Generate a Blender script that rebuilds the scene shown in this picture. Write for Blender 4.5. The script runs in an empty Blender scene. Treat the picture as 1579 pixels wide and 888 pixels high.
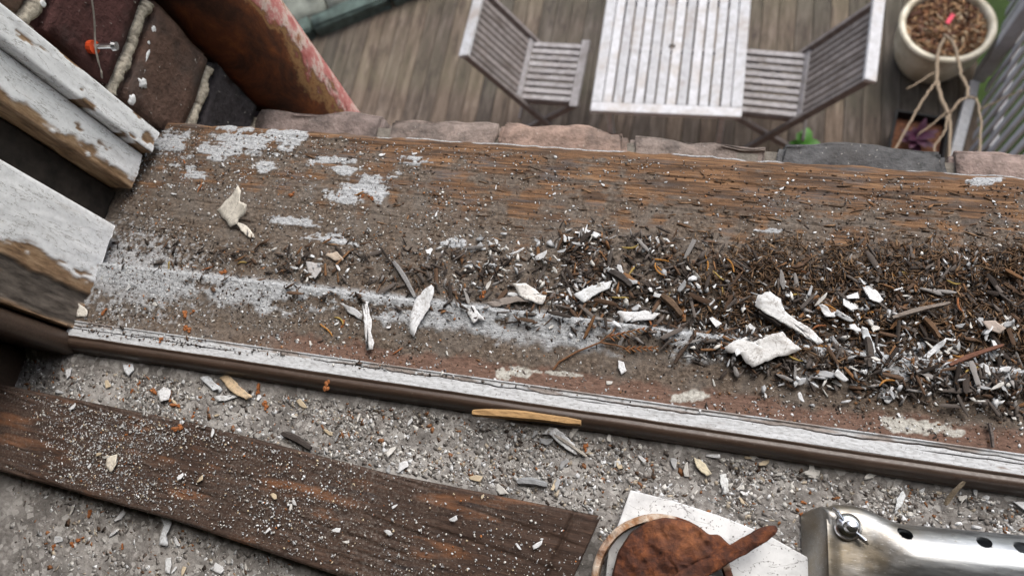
import bpy, bmesh, math, random
import numpy as np
from mathutils import Vector, Matrix

# ------------------------------------------------------------------ camera, sky, sun, exposure
scene = bpy.context.scene
col = scene.collection
F_PX, CX, CY, CAM_H = 1130.0, 789.5, 444.0, 0.45
RC = np.array([[0.96771353, 0.17180387, -0.18442871],
               [0.10674273, -0.94219444, -0.31760923],
               [-0.2283342, 0.28766833, -0.93011313]])     # world -> camera (x right, y down, z forward)
cam_d = bpy.data.cameras.new('camera')
cam = bpy.data.objects.new('camera', cam_d)
col.objects.link(cam)
M3 = RC.T @ np.diag([1, -1, -1])
mw = Matrix([[*M3[i], (0, 0, CAM_H)[i]] for i in range(3)] + [[0, 0, 0, 1]])
cam.matrix_world = mw
cam_d.sensor_width = 36.0
cam_d.lens = F_PX / 1579.0 * 36.0
cam_d.clip_start = 0.01
cam_d.clip_end = 2000
cam_d.dof.use_dof = True
cam_d.dof.focus_distance = 0.44
cam_d.dof.aperture_fstop = cam_d.lens / 2.3
scene.camera = cam

SUN_EL, SUN_AZ = 55, 66            # azimuth measured from +X towards +Y (the garden side)
world = bpy.data.worlds.new('World')
scene.world = world
world.use_nodes = True
wn = world.node_tree
wn.nodes.clear()
sky = wn.nodes.new('ShaderNodeTexSky')
sky.sky_type = 'NISHITA'
sky.sun_disc = False
sky.sun_elevation = math.radians(SUN_EL)
sky.sun_rotation = math.radians(90 - SUN_AZ)
sky.air_density = 1.0
sky.dust_density = 4.0
hs = wn.nodes.new('ShaderNodeHueSaturation')
hs.inputs['Saturation'].default_value = 0.62
bg = wn.nodes.new('ShaderNodeBackground')
bg.inputs['Strength'].default_value = 0.15
wo = wn.nodes.new('ShaderNodeOutputWorld')
wn.links.new(sky.outputs[0], hs.inputs['Color'])
wn.links.new(hs.outputs[0], bg.inputs['Color'])
wn.links.new(bg.outputs[0], wo.inputs['Surface'])

sun_d = bpy.data.lights.new('sun', 'SUN')
sun_d.energy = 1.0
sun_d.angle = math.radians(40)
sun_d.color = (1.0, 0.96, 0.9)
sun = bpy.data.objects.new('sun', sun_d)
col.objects.link(sun)
e, a = math.radians(SUN_EL), math.radians(SUN_AZ)
sun.rotation_euler = Vector((math.cos(e) * math.cos(a), math.cos(e) * math.sin(a), math.sin(e))).to_track_quat('Z', 'Y').to_euler()

scene.view_settings.view_transform = 'Standard'
scene.view_settings.look = 'None'
scene.view_settings.exposure = 0.88
scene.view_settings.gamma = 1.0
scene.view_settings.use_curve_mapping = False
scene.render.engine = 'CYCLES'
scene.cycles.max_bounces = 6
scene.cycles.diffuse_bounces = 4
scene.cycles.use_denoising = True

rnd = random.Random(7)
rng = np.random.default_rng(11)
DECK = -3.85
PI = math.pi

# ------------------------------------------------------------------ helpers
def P(px, py, z=0.0):
    """point of the photograph's pixel on the level z"""
    d = RC.T @ np.array([px - CX, py - CY, F_PX])
    t = (z - CAM_H) / d[2]
    return Vector((t * d[0], t * d[1], z))

def PX(px, py, x):
    d = RC.T @ np.array([px - CX, py - CY, F_PX])
    t = x / d[0]
    return Vector((x, t * d[1], CAM_H + t * d[2]))

def pix(x, y, z):
    x, y, z = np.broadcast_arrays(np.asarray(x, float), np.asarray(y, float), np.asarray(z, float) - CAM_H)
    c = [RC[i, 0] * x + RC[i, 1] * y + RC[i, 2] * z for i in range(3)]
    return CX + F_PX * c[0] / c[2], CY + F_PX * c[1] / c[2]

def hash2(ix, iy, s):
    h = (ix.astype(np.int64) * 374761393 + iy.astype(np.int64) * 668265263 + s * 1442695041) & 0x7fffffff
    h = ((h ^ (h >> 13)) * 1274126177) & 0x7fffffff
    h = h ^ (h >> 16)
    return (h & 0xffff) / 65535.0

def vnoise(x, y, s=0):
    x, y = np.broadcast_arrays(np.asarray(x, float), np.asarray(y, float))
    ix, iy = np.floor(x), np.floor(y)
    fx, fy = x - ix, y - iy
    fx, fy = fx * fx * (3 - 2 * fx), fy * fy * (3 - 2 * fy)
    ix, iy = ix.astype(np.int64), iy.astype(np.int64)
    a, b = hash2(ix, iy, s), hash2(ix + 1, iy, s)
    c, d = hash2(ix, iy + 1, s), hash2(ix + 1, iy + 1, s)
    return (a * (1 - fx) + b * fx) * (1 - fy) + (c * (1 - fx) + d * fx) * fy

def fbm(x, y, o=4, s=0, g=0.5):
    r, am, t = 0, 1.0, 0.0
    for k in range(o):
        r = r + am * vnoise(x * 2 ** k, y * 2 ** k, s + k * 17)
        t += am
        am *= g
    return r / t

def sstep(a, b, v):
    t = np.clip((v - a) / (b - a), 0, 1)
    return t * t * (3 - 2 * t)

def link(name, me, m=None, parent=None):
    o = bpy.data.objects.new(name, me)
    col.objects.link(o)
    if m is not None:
        me.materials.clear()
        me.materials.append(m)
    if parent is not None:
        o.parent = parent
    return o

def tag(o, label=None, cat=None, group=None, kind=None):
    if label: o['label'] = label
    if cat: o['category'] = cat
    if group: o['group'] = group
    if kind: o['kind'] = kind
    return o

def empty(name, loc=(0, 0, 0), rz=0.0):
    o = bpy.data.objects.new(name, None)
    o.empty_display_size = 0.05
    col.objects.link(o)
    o.location = loc
    o.rotation_euler = (0, 0, rz)
    return o

def copy_tree(o, parent=None):
    c = o.copy()
    col.objects.link(c)
    c.parent = parent
    for ch in list(o.children):
        copy_tree(ch, c)
    return c

def np_mesh(name, v, f, attrs=None, smooth=False):
    """v: Nx3, f: list of face arrays (k x n)"""
    me = bpy.data.meshes.new(name)
    v = np.asarray(v, np.float32)
    me.vertices.add(len(v))
    me.vertices.foreach_set('co', v.ravel())
    fs = f if isinstance(f, (list, tuple)) else [f]
    fs = [np.asarray(q, np.int32) for q in fs if len(q)]
    li = np.concatenate([q.ravel() for q in fs])
    tot = np.concatenate([np.full(len(q), q.shape[1], np.int32) for q in fs])
    st = np.concatenate([[0], np.cumsum(tot)[:-1]]).astype(np.int32)
    me.loops.add(len(li))
    me.loops.foreach_set('vertex_index', li)
    me.polygons.add(len(tot))
    me.polygons.foreach_set('loop_start', st)
    me.polygons.foreach_set('loop_total', tot)
    if smooth:
        me.polygons.foreach_set('use_smooth', np.ones(len(tot), bool))
    for k, d in (attrs or {}).items():
        d = np.asarray(d, np.float32)
        if d.ndim == 1:
            a = me.attributes.new(k, 'FLOAT', 'POINT')
            a.data.foreach_set('value', d)
        else:
            a = me.attributes.new(k, 'FLOAT_COLOR', 'POINT')
            if d.shape[1] == 3:
                d = np.concatenate([d, np.ones((len(d), 1), np.float32)], 1)
            a.data.foreach_set('color', d.ravel())
    me.update(calc_edges=True)
    return me

def grid_faces(nu, nv, wrap=False, flip=False):
    i, j = np.meshgrid(np.arange(nu - 1), np.arange(nv if wrap else nv - 1), indexing='ij')
    j2 = (j + 1) % nv
    q = np.stack([i * nv + j, (i + 1) * nv + j, (i + 1) * nv + j2, i * nv + j2], -1).reshape(-1, 4)
    return q[:, ::-1] if flip else q

class MB:
    def __init__(self):
        self.v, self.f = [], []
    def add(self, vs, fs):
        b = len(self.v)
        self.v += [tuple(p) for p in vs]
        self.f += [tuple(b + i for i in q) for q in fs]
    def box(self, lo, hi, mtx=None):
        x0, y0, z0 = lo; x1, y1, z1 = hi
        vs = [(x0, y0, z0), (x1, y0, z0), (x1, y1, z0), (x0, y1, z0), (x0, y0, z1), (x1, y0, z1), (x1, y1, z1), (x0, y1, z1)]
        if mtx: vs = [mtx @ Vector(p) for p in vs]
        self.add(vs, [(0, 3, 2, 1), (4, 5, 6, 7), (0, 1, 5, 4), (1, 2, 6, 5), (2, 3, 7, 6), (3, 0, 4, 7)])
        return self
    def bar(self, a, b, w, t, side=Vector((0, 1, 0))):
        """box from a to b, width w along side, thickness t across"""
        a, b = Vector(a), Vector(b)
        d = (b - a).normalized()
        s = (side - d * side.dot(d)).normalized()
        n = d.cross(s)
        vs = [p + s * (sx * w / 2) + n * (sn * t / 2) for p in (a, b) for sx, sn in ((-1, -1), (1, -1), (1, 1), (-1, 1))]
        self.add(vs, [(0, 1, 2, 3), (7, 6, 5, 4), (0, 4, 5, 1), (1, 5, 6, 2), (2, 6, 7, 3), (3, 7, 4, 0)])
        return self
    def tube(self, pts, rad, n=8, cap=True):
        pts = [Vector(p) for p in pts]
        if not isinstance(rad, (list, tuple)): rad = [rad] * len(pts)
        b = len(self.v)
        up = Vector((0.31, 0.2, 0.93))
        for i, p in enumerate(pts):
            d = (pts[min(i + 1, len(pts) - 1)] - pts[max(i - 1, 0)]).normalized()
            s = d.cross(up)
            if s.length < 1e-4: s = d.cross(Vector((1, 0, 0)))
            s.normalize()
            u = s.cross(d)
            for k in range(n):
                t = 2 * PI * k / n
                self.v.append(tuple(p + (s * math.cos(t) + u * math.sin(t)) * rad[i]))
        for i in range(len(pts) - 1):
            for k in range(n):
                self.f.append((b + i * n + k, b + i * n + (k + 1) % n, b + (i + 1) * n + (k + 1) % n, b + (i + 1) * n + k))
        if cap:
            self.f.append(tuple(b + k for k in range(n))[::-1])
            self.f.append(tuple(b + (len(pts) - 1) * n + k for k in range(n)))
        return self
    def lathe(self, prof, n=40, c=(0, 0, 0)):
        b = len(self.v)
        for r, z in prof:
            for k in range(n):
                t = 2 * PI * k / n
                self.v.append((c[0] + r * math.cos(t), c[1] + r * math.sin(t), c[2] + z))
        for i in range(len(prof) - 1):
            for k in range(n):
                self.f.append((b + i * n + k, b + i * n + (k + 1) % n, b + (i + 1) * n + (k + 1) % n, b + (i + 1) * n + k))
        return self
    def build(self, name, m, parent=None, bevel=0.0, smooth=False, seg=2):
        me = bpy.data.meshes.new(name)
        me.from_pydata(self.v, [], self.f)
        if bevel or smooth:
            bm = bmesh.new(); bm.from_mesh(me)
            if bevel:
                bmesh.ops.bevel(bm, geom=bm.edges[:], offset=bevel, segments=seg, affect='EDGES', profile=0.5)
            if smooth:
                for f in bm.faces: f.smooth = True
            bm.to_mesh(me); bm.free()
        me.update()
        return link(name, me, m, parent)

# ------------------------------------------------------------------ materials
class NT:
    def __init__(self, name):
        self.m = bpy.data.materials.new(name)
        self.m.use_nodes = True
        self.t = self.m.node_tree
        self.t.nodes.clear()
        self.out = self.t.nodes.new('ShaderNodeOutputMaterial')
        self.b = self.t.nodes.new('ShaderNodeBsdfPrincipled')
        self.t.links.new(self.b.outputs[0], self.out.inputs['Surface'])
        self.tc = self.t.nodes.new('ShaderNodeTexCoord')
    def n(self, t, **k):
        nd = self.t.nodes.new(t)
        for a, v in k.items(): setattr(nd, a, v)
        return nd
    def l(self, a, b):
        self.t.links.new(a, b)
    def setv(self, sock, v):
        if hasattr(v, 'links') or isinstance(v, bpy.types.NodeSocket): self.l(v, sock)
        elif isinstance(v, (tuple, list)) and len(v) == 3 and sock.type == 'RGBA': sock.default_value = (*v, 1)
        else: sock.default_value = v
    def vec(self, scale=(1, 1, 1), space='Object', rnd_off=False, rot=(0, 0, 0)):
        mp = self.n('ShaderNodeMapping')
        mp.inputs['Scale'].default_value = scale
        mp.inputs['Rotation'].default_value = rot
        self.l(self.tc.outputs[space], mp.inputs['Vector'])
        if rnd_off:
            oi = self.n('ShaderNodeObjectInfo')
            mu = self.n('ShaderNodeMath', operation='MULTIPLY')
            mu.inputs[1].default_value = 91.7
            self.l(oi.outputs['Random'], mu.inputs[0])
            self.l(mu.outputs[0], mp.inputs['Location'])
        return mp.outputs[0]
    def noise(self, v, scale, detail=5, rough=0.6, dist=0.0):
        nd = self.n('ShaderNodeTexNoise')
        nd.inputs['Scale'].default_value = scale
        nd.inputs['Detail'].default_value = detail
        nd.inputs['Roughness'].default_value = rough
        nd.inputs['Distortion'].default_value = dist
        self.l(v, nd.inputs['Vector'])
        return nd.outputs['Fac']
    def voro(self, v, scale, feature='F1', out='Distance'):
        nd = self.n('ShaderNodeTexVoronoi', feature=feature)
        nd.inputs['Scale'].default_value = scale
        self.l(v, nd.inputs['Vector'])
        return nd.outputs[out]
    def ramp(self, fac, stops):
        nd = self.n('ShaderNodeValToRGB')
        cr = nd.color_ramp
        while len(cr.elements) < len(stops): cr.elements.new(0.5)
        for e_, (p, c) in zip(cr.elements, stops):
            e_.position = p
            e_.color = (*c, 1) if isinstance(c, (tuple, list)) else (c, c, c, 1)
        self.l(fac, nd.inputs[0])
        return nd.outputs[0]
    def mix(self, fac, a, b, mode='MIX'):
        nd = self.n('ShaderNodeMix', data_type='RGBA', blend_type=mode)
        self.setv(nd.inputs[0], fac); self.setv(nd.inputs[6], a); self.setv(nd.inputs[7], b)
        return nd.outputs[2]
    def math(self, op, a, b=0.0):
        nd = self.n('ShaderNodeMath', operation=op)
        nd.use_clamp = False
        self.setv(nd.inputs[0], a); self.setv(nd.inputs[1], b)
        return nd.outputs[0]
    def attr(self, name, out='Fac'):
        nd = self.n('ShaderNodeAttribute', attribute_name=name)
        return nd.outputs[out]
    def objrand(self):
        return self.n('ShaderNodeObjectInfo').outputs['Random']
    def objcol(self):
        return self.n('ShaderNodeObjectInfo').outputs['Color']
    def bump(self, h, strength=0.5, dist=0.001):
        nd = self.n('ShaderNodeBump')
        nd.inputs['Strength'].default_value = strength
        nd.inputs['Distance'].default_value = dist
        self.l(h, nd.inputs['Height'])
        self.l(nd.outputs[0], self.b.inputs['Normal'])
    def done(self, color, rough=0.8, metal=0.0, spec=0.3):
        self.setv(self.b.inputs['Base Color'], color)
        self.setv(self.b.inputs['Roughness'], rough)
        self.setv(self.b.inputs['Metallic'], metal)
        self.b.inputs['Specular IOR Level'].default_value = spec
        return self.m

MAT = {}
def simple(name, c, rough=0.8, metal=0.0, var=0.25, scale=200, spec=0.3, bump=0.2, bd=0.0005):
    t = NT(name)
    nz = t.noise(t.vec(), scale)
    c2 = tuple(x * (1 - var) for x in c)
    c1 = tuple(min(1, x * (1 + var)) for x in c)
    if bump: t.bump(nz, bump, bd)
    MAT[name] = t.done(t.ramp(nz, [(0.3, c2), (0.7, c1)]), rough, metal, spec)

simple('mortar', (0.36, 0.325, 0.265), 0.95, var=0.45, scale=320, bump=0.8, bd=0.002)
simple('old_mortar', (0.16, 0.145, 0.125), 0.95, scale=260, bump=0.8, bd=0.002)
simple('plaster', (0.55, 0.52, 0.47), 0.9, scale=8)
simple('floor_wood', (0.2, 0.11, 0.06), 0.5, scale=12)
simple('soil', (0.09, 0.06, 0.04), 0.95, scale=40)
simple('steel_bolt', (0.75, 0.77, 0.8), 0.22, 1.0, var=0.1, scale=900, bump=0)
simple('wire', (0.3, 0.28, 0.25), 0.6, 0.3)
simple('plug_red', (0.55, 0.07, 0.02), 0.5)
simple('dark_pot', (0.008, 0.008, 0.009), 0.6, scale=20, spec=0.15)
simple('leaf', (0.055, 0.2, 0.018), 0.45, scale=30)
simple('leaf_dark', (0.05, 0.14, 0.02), 0.5, scale=10)
simple('purple_leaf', (0.05, 0.012, 0.03), 0.45, scale=20)
simple('twig', (0.22, 0.17, 0.12), 0.85, scale=60)
simple('tag_pink', (0.75, 0.07, 0.12), 0.5)
simple('drip', (0.7, 0.71, 0.72), 0.5, scale=300)
simple('white_board', (0.52, 0.54, 0.53), 0.7, scale=14)
simple('stone', (0.13, 0.14, 0.12), 0.9, scale=9, var=0.5)
simple('kerb', (0.06, 0.085, 0.075), 0.85, scale=14, var=0.5)
simple('flake_back', (0.3, 0.27, 0.23), 0.9)

def m_objcol(name, rough, scale, dark=0.55, bump=0.4, bd=0.0004, spec=0.25, stretch=(1, 1, 1)):
    t = NT(name)
    nz = t.noise(t.vec(stretch, rnd_off=True), scale, 6, 0.65)
    t.bump(nz, bump, bd)
    MAT[name] = t.done(t.mix(1.0, t.objcol(), t.ramp(nz, [(0.3, dark), (0.62, 1.0)]), 'MULTIPLY'), rough, 0, spec)
t = NT('flake')
nz = t.noise(t.vec(rnd_off=True, space='Generated'), 3.0, 7, 0.7)
n2 = t.noise(t.vec(), 420, 6, 0.7)
c = t.mix(1.0, t.objcol(), t.ramp(n2, [(0.3, 0.68), (0.55, 1.0)]), 'MULTIPLY')
c = t.mix(t.ramp(nz, [(0.52, 0.0), (0.7, 0.62)]), c, (0.24, 0.21, 0.185))
c = t.mix(t.ramp(n2, [(0.6, 0.0), (0.7, 0.75)]), c, (0.13, 0.105, 0.085))
crk = t.ramp(t.math('ABSOLUTE', t.math('SUBTRACT', t.noise(t.vec(), 110, 4, 0.6, 0.6), 0.5)), [(0.0, 0.8), (0.016, 0.0)])
c = t.mix(crk, c, (0.2, 0.18, 0.16))
t.bump(n2, 0.3, 0.0003)
MAT['flake'] = t.done(c, 0.6, 0, 0.25)
m_objcol('splinter', 0.9, 220, 0.45, stretch=(1, 6, 6))
t = NT('brick')
nz = t.noise(t.vec(rnd_off=True), 75, 8, 0.7)
n2 = t.noise(t.vec(rnd_off=True), 24, 5, 0.6)
n3 = t.noise(t.vec(rnd_off=True), 240, 3, 0.6)
c = t.mix(1.0, t.objcol(), t.ramp(nz, [(0.28, 0.35), (0.5, 0.85), (0.7, 1.2)]), 'MULTIPLY')
c = t.mix(t.ramp(n2, [(0.5, 0.0), (0.7, 0.65)]), c, (0.06, 0.055, 0.052))
c = t.mix(t.ramp(n3, [(0.68, 0.0), (0.74, 0.8)]), c, (0.48, 0.46, 0.42))
t.bump(t.math('ADD', nz, t.math('MULTIPLY', n3, 0.5)), 1.0, 0.0035)
MAT['brick'] = t.done(c, 0.92, 0, 0.25)

def m_attrcol(name, rough=0.85):
    t = NT(name)
    nz = t.noise(t.vec(), 900, 3)
    MAT[name] = t.done(t.mix(1.0, t.attr('Col', 'Color'), t.ramp(nz, [(0.3, 0.65), (0.65, 1.0)]), 'MULTIPLY'), rough, 0, 0.2)
m_attrcol('chips')

# weathered decking
t = NT('deck')
v = t.vec((6, 0.7, 6), rnd_off=True)
n1 = t.noise(v, 4, 8, 0.7)
n2 = t.noise(t.vec((1, 1, 1)), 2.2, 5)
n3 = t.noise(t.vec((2.2, 0.8, 1), rnd_off=True), 5, 6, 0.65)
c = t.ramp(n1, [(0.28, (0.03, 0.024, 0.019)), (0.5, (0.105, 0.084, 0.067)), (0.72, (0.21, 0.18, 0.152))])
c = t.mix(t.ramp(n2, [(0.42, 0.0), (0.7, 0.75)]), c, (0.105, 0.1, 0.068))
c = t.mix(t.ramp(n3, [(0.52, 0.0), (0.68, 0.7)]), c, (0.04, 0.03, 0.026))
c = t.mix(1.0, c, t.ramp(t.objrand(), [(0.0, (0.66, 0.67, 0.69)), (1.0, (1.15, 1.07, 1.0))]), 'MULTIPLY')
t.bump(n1, 0.4, 0.004)
MAT['deck'] = t.done(c, 0.85)

# silvered teak of table and chairs
def teak(name, lo, hi, stain):
    t = NT(name)
    n1 = t.noise(t.vec((9, 9, 9), rnd_off=True), 3, 7, 0.7)
    n2 = t.noise(t.vec((1, 1, 1), rnd_off=True), 7, 4)
    c = t.ramp(n1, [(0.3, lo), (0.7, hi)])
    c = t.mix(t.ramp(n2, [(0.5, 0.0), (0.72, 0.55)]), c, stain)
    c = t.mix(1.0, c, t.ramp(t.objrand(), [(0.0, 0.8), (1.0, 1.08)]), 'MULTIPLY')
    t.bump(n1, 0.3, 0.002)
    MAT[name] = t.done(c, 0.75)
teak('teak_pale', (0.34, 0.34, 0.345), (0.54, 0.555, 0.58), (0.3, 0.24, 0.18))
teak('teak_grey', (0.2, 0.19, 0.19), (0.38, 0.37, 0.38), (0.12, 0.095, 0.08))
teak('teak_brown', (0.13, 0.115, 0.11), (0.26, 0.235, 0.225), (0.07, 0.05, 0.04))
teak('fence', (0.34, 0.345, 0.37), (0.48, 0.49, 0.52), (0.3, 0.29, 0.27))

# glazed pot
t = NT('pot')
n1 = t.noise(t.vec((1, 1, 0.6)), 9, 6, 0.65)
t.bump(n1, 0.2, 0.003)
MAT['pot'] = t.done(t.ramp(n1, [(0.3, (0.3, 0.26, 0.17)), (0.6, (0.58, 0.54, 0.43))]), 0.35, 0, 0.5)

# timber sill: bare grain, grime, red primer, old paint by vertex masks
t = NT('sill')
v1 = t.vec((2.6, 70, 3))
g1 = t.noise(v1, 7, 10, 0.66, 0.8)
g2 = t.noise(t.vec((4, 150, 9)), 6, 7, 0.7)
wood = t.ramp(g1, [(0.3, (0.03, 0.021, 0.016)), (0.43, (0.085, 0.05, 0.03)), (0.56, (0.185, 0.102, 0.054)), (0.74, (0.32, 0.195, 0.105))])
wood = t.mix(t.ramp(g2, [(0.54, 0.0), (0.72, 0.6)]), wood, (0.055, 0.036, 0.026))
wood = t.mix(t.ramp(t.noise(t.vec((8, 40, 8)), 3.2, 5), [(0.52, 0.0), (0.66, 0.75)]), wood, (0.105, 0.1, 0.1))
wood = t.mix(t.ramp(t.noise(t.vec((6, 34, 6)), 4.5, 6, 0.6), [(0.5, 0.0), (0.64, 0.7)]), wood, (0.05, 0.037, 0.03))
d1 = t.noise(t.vec(), 420, 8, 0.75)
d2 = t.noise(t.vec(), 60, 5, 0.6)
dirt = t.ramp(d1, [(0.32, (0.028, 0.021, 0.016)), (0.5, (0.098, 0.074, 0.056)), (0.64, (0.19, 0.152, 0.12)), (0.78, (0.4, 0.36, 0.31))])
dirt = t.mix(t.ramp(d2, [(0.4, 0.0), (0.7, 0.6)]), dirt, (0.15, 0.135, 0.12))
c = t.mix(t.attr('dirt'), wood, dirt)
red = t.ramp(t.noise(t.vec((40, 130, 40)), 6, 8, 0.75), [(0.3, (0.055, 0.034, 0.025)), (0.5, (0.13, 0.075, 0.055)), (0.7, (0.22, 0.14, 0.105))])
c = t.mix(t.attr('red'), c, red)
crk = t.ramp(t.voro(t.vec((60, 150, 60)), 4.5, 'DISTANCE_TO_EDGE'), [(0.0, 0.35), (0.07, 1.0)])
paint = t.mix(1.0, t.ramp(t.noise(t.vec((30, 120, 30)), 8, 7, 0.75), [(0.3, (0.23, 0.232, 0.235)), (0.47, (0.37, 0.385, 0.4)), (0.7, (0.56, 0.58, 0.6))]), crk, 'MULTIPLY')
c = t.mix(t.attr('paint'), c, paint)
c = t.mix(t.attr('cream'), c, t.ramp(d1, [(0.35, (0.2, 0.185, 0.16)), (0.62, (0.48, 0.47, 0.43))]))
t.bump(t.math('ADD', t.math('MULTIPLY', g1, 0.9), d1), 0.75, 0.0011)
MAT['sill'] = t.done(c, 0.9, 0, 0.25)

# cracked white paint strip
t = NT('strip_paint')
n1 = t.noise(t.vec((30, 90, 30)), 9, 7, 0.7)
sp = t.noise(t.vec(), 700, 4, 0.6)
c = t.ramp(n1, [(0.3, (0.27, 0.27, 0.27)), (0.52, (0.46, 0.475, 0.49)), (0.8, (0.6, 0.615, 0.63))])
c = t.mix(t.ramp(sp, [(0.62, 0.0), (0.7, 0.85)]), c, (0.07, 0.06, 0.05))
c = t.mix(t.attr('crack'), c, (0.03, 0.022, 0.018))
c = t.mix(t.attr('bare'), c, t.ramp(n1, [(0.3, (0.13, 0.1, 0.085)), (0.7, (0.36, 0.33, 0.31))]))
t.bump(n1, 0.4, 0.0006)
MAT['strip_paint'] = t.done(c, 0.6, 0, 0.35)

# varnished brown bead
t = NT('bead')
n1 = t.noise(t.vec((3, 60, 60)), 14, 6, 0.65)
n2 = t.noise(t.vec(), 500, 5, 0.7)
c = t.ramp(n1, [(0.3, (0.03, 0.019, 0.013)), (0.7, (0.072, 0.046, 0.033))])
c = t.mix(t.ramp(n2, [(0.6, 0.0), (0.78, 0.45)]), c, (0.22, 0.18, 0.15))
t.bump(n2, 0.15, 0.0004)
MAT['bead'] = t.done(c, t.ramp(n2, [(0.3, 0.3), (0.7, 0.55)]), 0, 0.5)

# dusty window board
t = NT('dust')
d1 = t.noise(t.vec(), 330, 8, 0.72)
d2 = t.noise(t.vec(), 38, 5, 0.6)
c = t.ramp(d1, [(0.3, (0.1, 0.09, 0.082)), (0.48, (0.2, 0.187, 0.175)), (0.66, (0.32, 0.305, 0.29)), (0.8, (0.46, 0.44, 0.42))])
c = t.mix(t.ramp(d2, [(0.38, 0.8), (0.58, 0.0)]), c, (0.105, 0.098, 0.092))
c = t.mix(t.ramp(t.voro(t.vec(), 260, 'F1', 'Color'), [(0.62, 0.0), (0.8, 0.55)]), c, (0.46, 0.45, 0.43))
c = t.mix(t.ramp(t.noise(t.vec(), 16, 4, 0.5), [(0.5, 0.0), (0.7, 0.6)]), c, (0.42, 0.405, 0.385))
t.bump(d1, 0.8, 0.0012)
MAT['dust'] = t.done(c, 0.95, 0, 0.15)

# loose dark plank
t = NT('plank')
n1 = t.noise(t.vec((6, 60, 6)), 8, 8, 0.7, 0.5)
n2 = t.noise(t.vec((5, 26, 5)), 4.2, 4, 0.5)
n3 = t.noise(t.vec(), 500, 4)
c = t.ramp(n1, [(0.3, (0.018, 0.011, 0.0085)), (0.55, (0.052, 0.031, 0.022)), (0.75, (0.098, 0.058, 0.04))])
c = t.mix(t.ramp(n2, [(0.56, 0.0), (0.7, 0.7)]), c, (0.2, 0.086, 0.038))
c = t.mix(t.ramp(t.noise(t.vec((5, 40, 5)), 5, 4), [(0.62, 0.0), (0.7, 0.7)]), c, (0.02, 0.018, 0.02))
du_ = t.math('MULTIPLY', t.ramp(t.noise(t.vec(), 640, 6, 0.75), [(0.48, 0.0), (0.66, 0.7)]), t.ramp(t.noise(t.vec(), 14, 4, 0.6), [(0.4, 0.05), (0.62, 0.9)]))
c = t.mix(du_, c, (0.2, 0.178, 0.158))
t.bump(t.math('ADD', n1, t.math('MULTIPLY', n3, 0.4)), 0.6, 0.001)
MAT['plank'] = t.done(c, 0.82, 0, 0.25)

# painted jamb with bare timber by mask
t = NT('jamb')
n1 = t.noise(t.vec((60, 60, 12)), 5, 7, 0.7)
n2 = t.noise(t.vec(), 260, 6, 0.7)
c = t.ramp(n2, [(0.25, (0.6, 0.61, 0.62)), (0.5, (0.77, 0.785, 0.8)), (0.8, (0.83, 0.84, 0.85))])
wood = t.ramp(n1, [(0.3, (0.06, 0.036, 0.022)), (0.5, (0.24, 0.15, 0.085)), (0.75, (0.42, 0.31, 0.2))])
n3 = t.noise(t.vec((40, 40, 9)), 3, 6, 0.7)
c = t.mix(t.ramp(n3, [(0.54, 0.0), (0.75, 0.5)]), c, (0.36, 0.34, 0.31))
c = t.mix(t.ramp(t.math('ABSOLUTE', t.math('SUBTRACT', t.noise(t.vec((30, 60, 14)), 2.4, 6, 0.6, 0.4), 0.5)), [(0.0, 0.9), (0.009, 0.0)]), c, (0.16, 0.14, 0.12))
c = t.mix(t.attr('bare'), c, wood)
rot = t.ramp(n1, [(0.3, (0.02, 0.016, 0.013)), (0.7, (0.16, 0.135, 0.115))])
c = t.mix(t.attr('rot'), c, rot)
t.bump(n2, 0.35, 0.0006)
MAT['jamb'] = t.done(c, 0.5, 0, 0.35)
simple('dark_wood', (0.02, 0.016, 0.013), 0.9, scale=90, var=0.6)

# cast-iron pipe: rust with remains of red and pink paint on one side
t = NT('pipe')
n1 = t.noise(t.vec((1, 1, 0.6)), 26, 8, 0.72, 0.4)
n2 = t.noise(t.vec((1, 1, 0.6)), 22, 7, 0.68)
c = t.ramp(n1, [(0.3, (0.014, 0.009, 0.008)), (0.46, (0.06, 0.024, 0.014)), (0.58, (0.13, 0.042, 0.017)), (0.76, (0.3, 0.1, 0.03))])
pk = t.ramp(t.noise(t.vec((1, 1, 1)), 40, 7, 0.7), [(0.32, (0.3, 0.07, 0.065)), (0.48, (0.42, 0.17, 0.16)), (0.56, (0.52, 0.42, 0.38)), (0.66, (0.25, 0.1, 0.05))])
msk = t.math('ADD', t.attr('side'), t.math('MULTIPLY', t.math('SUBTRACT', n2, 0.5), 0.55))
c = t.mix(t.ramp(msk, [(0.5, 0.0), (0.54, 1.0)]), c, pk)
c = t.mix(t.ramp(t.math('ABSOLUTE', t.math('SUBTRACT', msk, 0.48)), [(0.0, 0.7), (0.035, 0.0)]), c, (0.34, 0.2, 0.09))
t.bump(n1, 0.7, 0.002)
MAT['pipe'] = t.done(c, 0.8, 0, 0.3)

# heavy rust
t = NT('rust')
n1 = t.noise(t.vec(), 130, 8, 0.72, 0.3)
n2 = t.noise(t.vec(), 45, 5, 0.6)
c = t.ramp(n1, [(0.28, (0.018, 0.01, 0.009)), (0.48, (0.07, 0.025, 0.014)), (0.64, (0.17, 0.055, 0.02)), (0.82, (0.3, 0.13, 0.055))])
c = t.mix(t.ramp(n2, [(0.5, 0.0), (0.72, 0.6)]), c, (0.06, 0.028, 0.024))
c = t.mix(t.ramp(t.attr('cream'), [(0.4, 0.0), (0.55, 1.0)]), c, t.ramp(n1, [(0.4, (0.3, 0.16, 0.08)), (0.6, (0.55, 0.48, 0.4))]))
c = t.mix(t.ramp(t.noise(t.vec(), 28, 6, 0.65), [(0.53, 0.0), (0.66, 0.6)]), c, t.ramp(n1, [(0.35, (0.1, 0.037, 0.018)), (0.65, (0.3, 0.115, 0.045))]))
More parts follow.
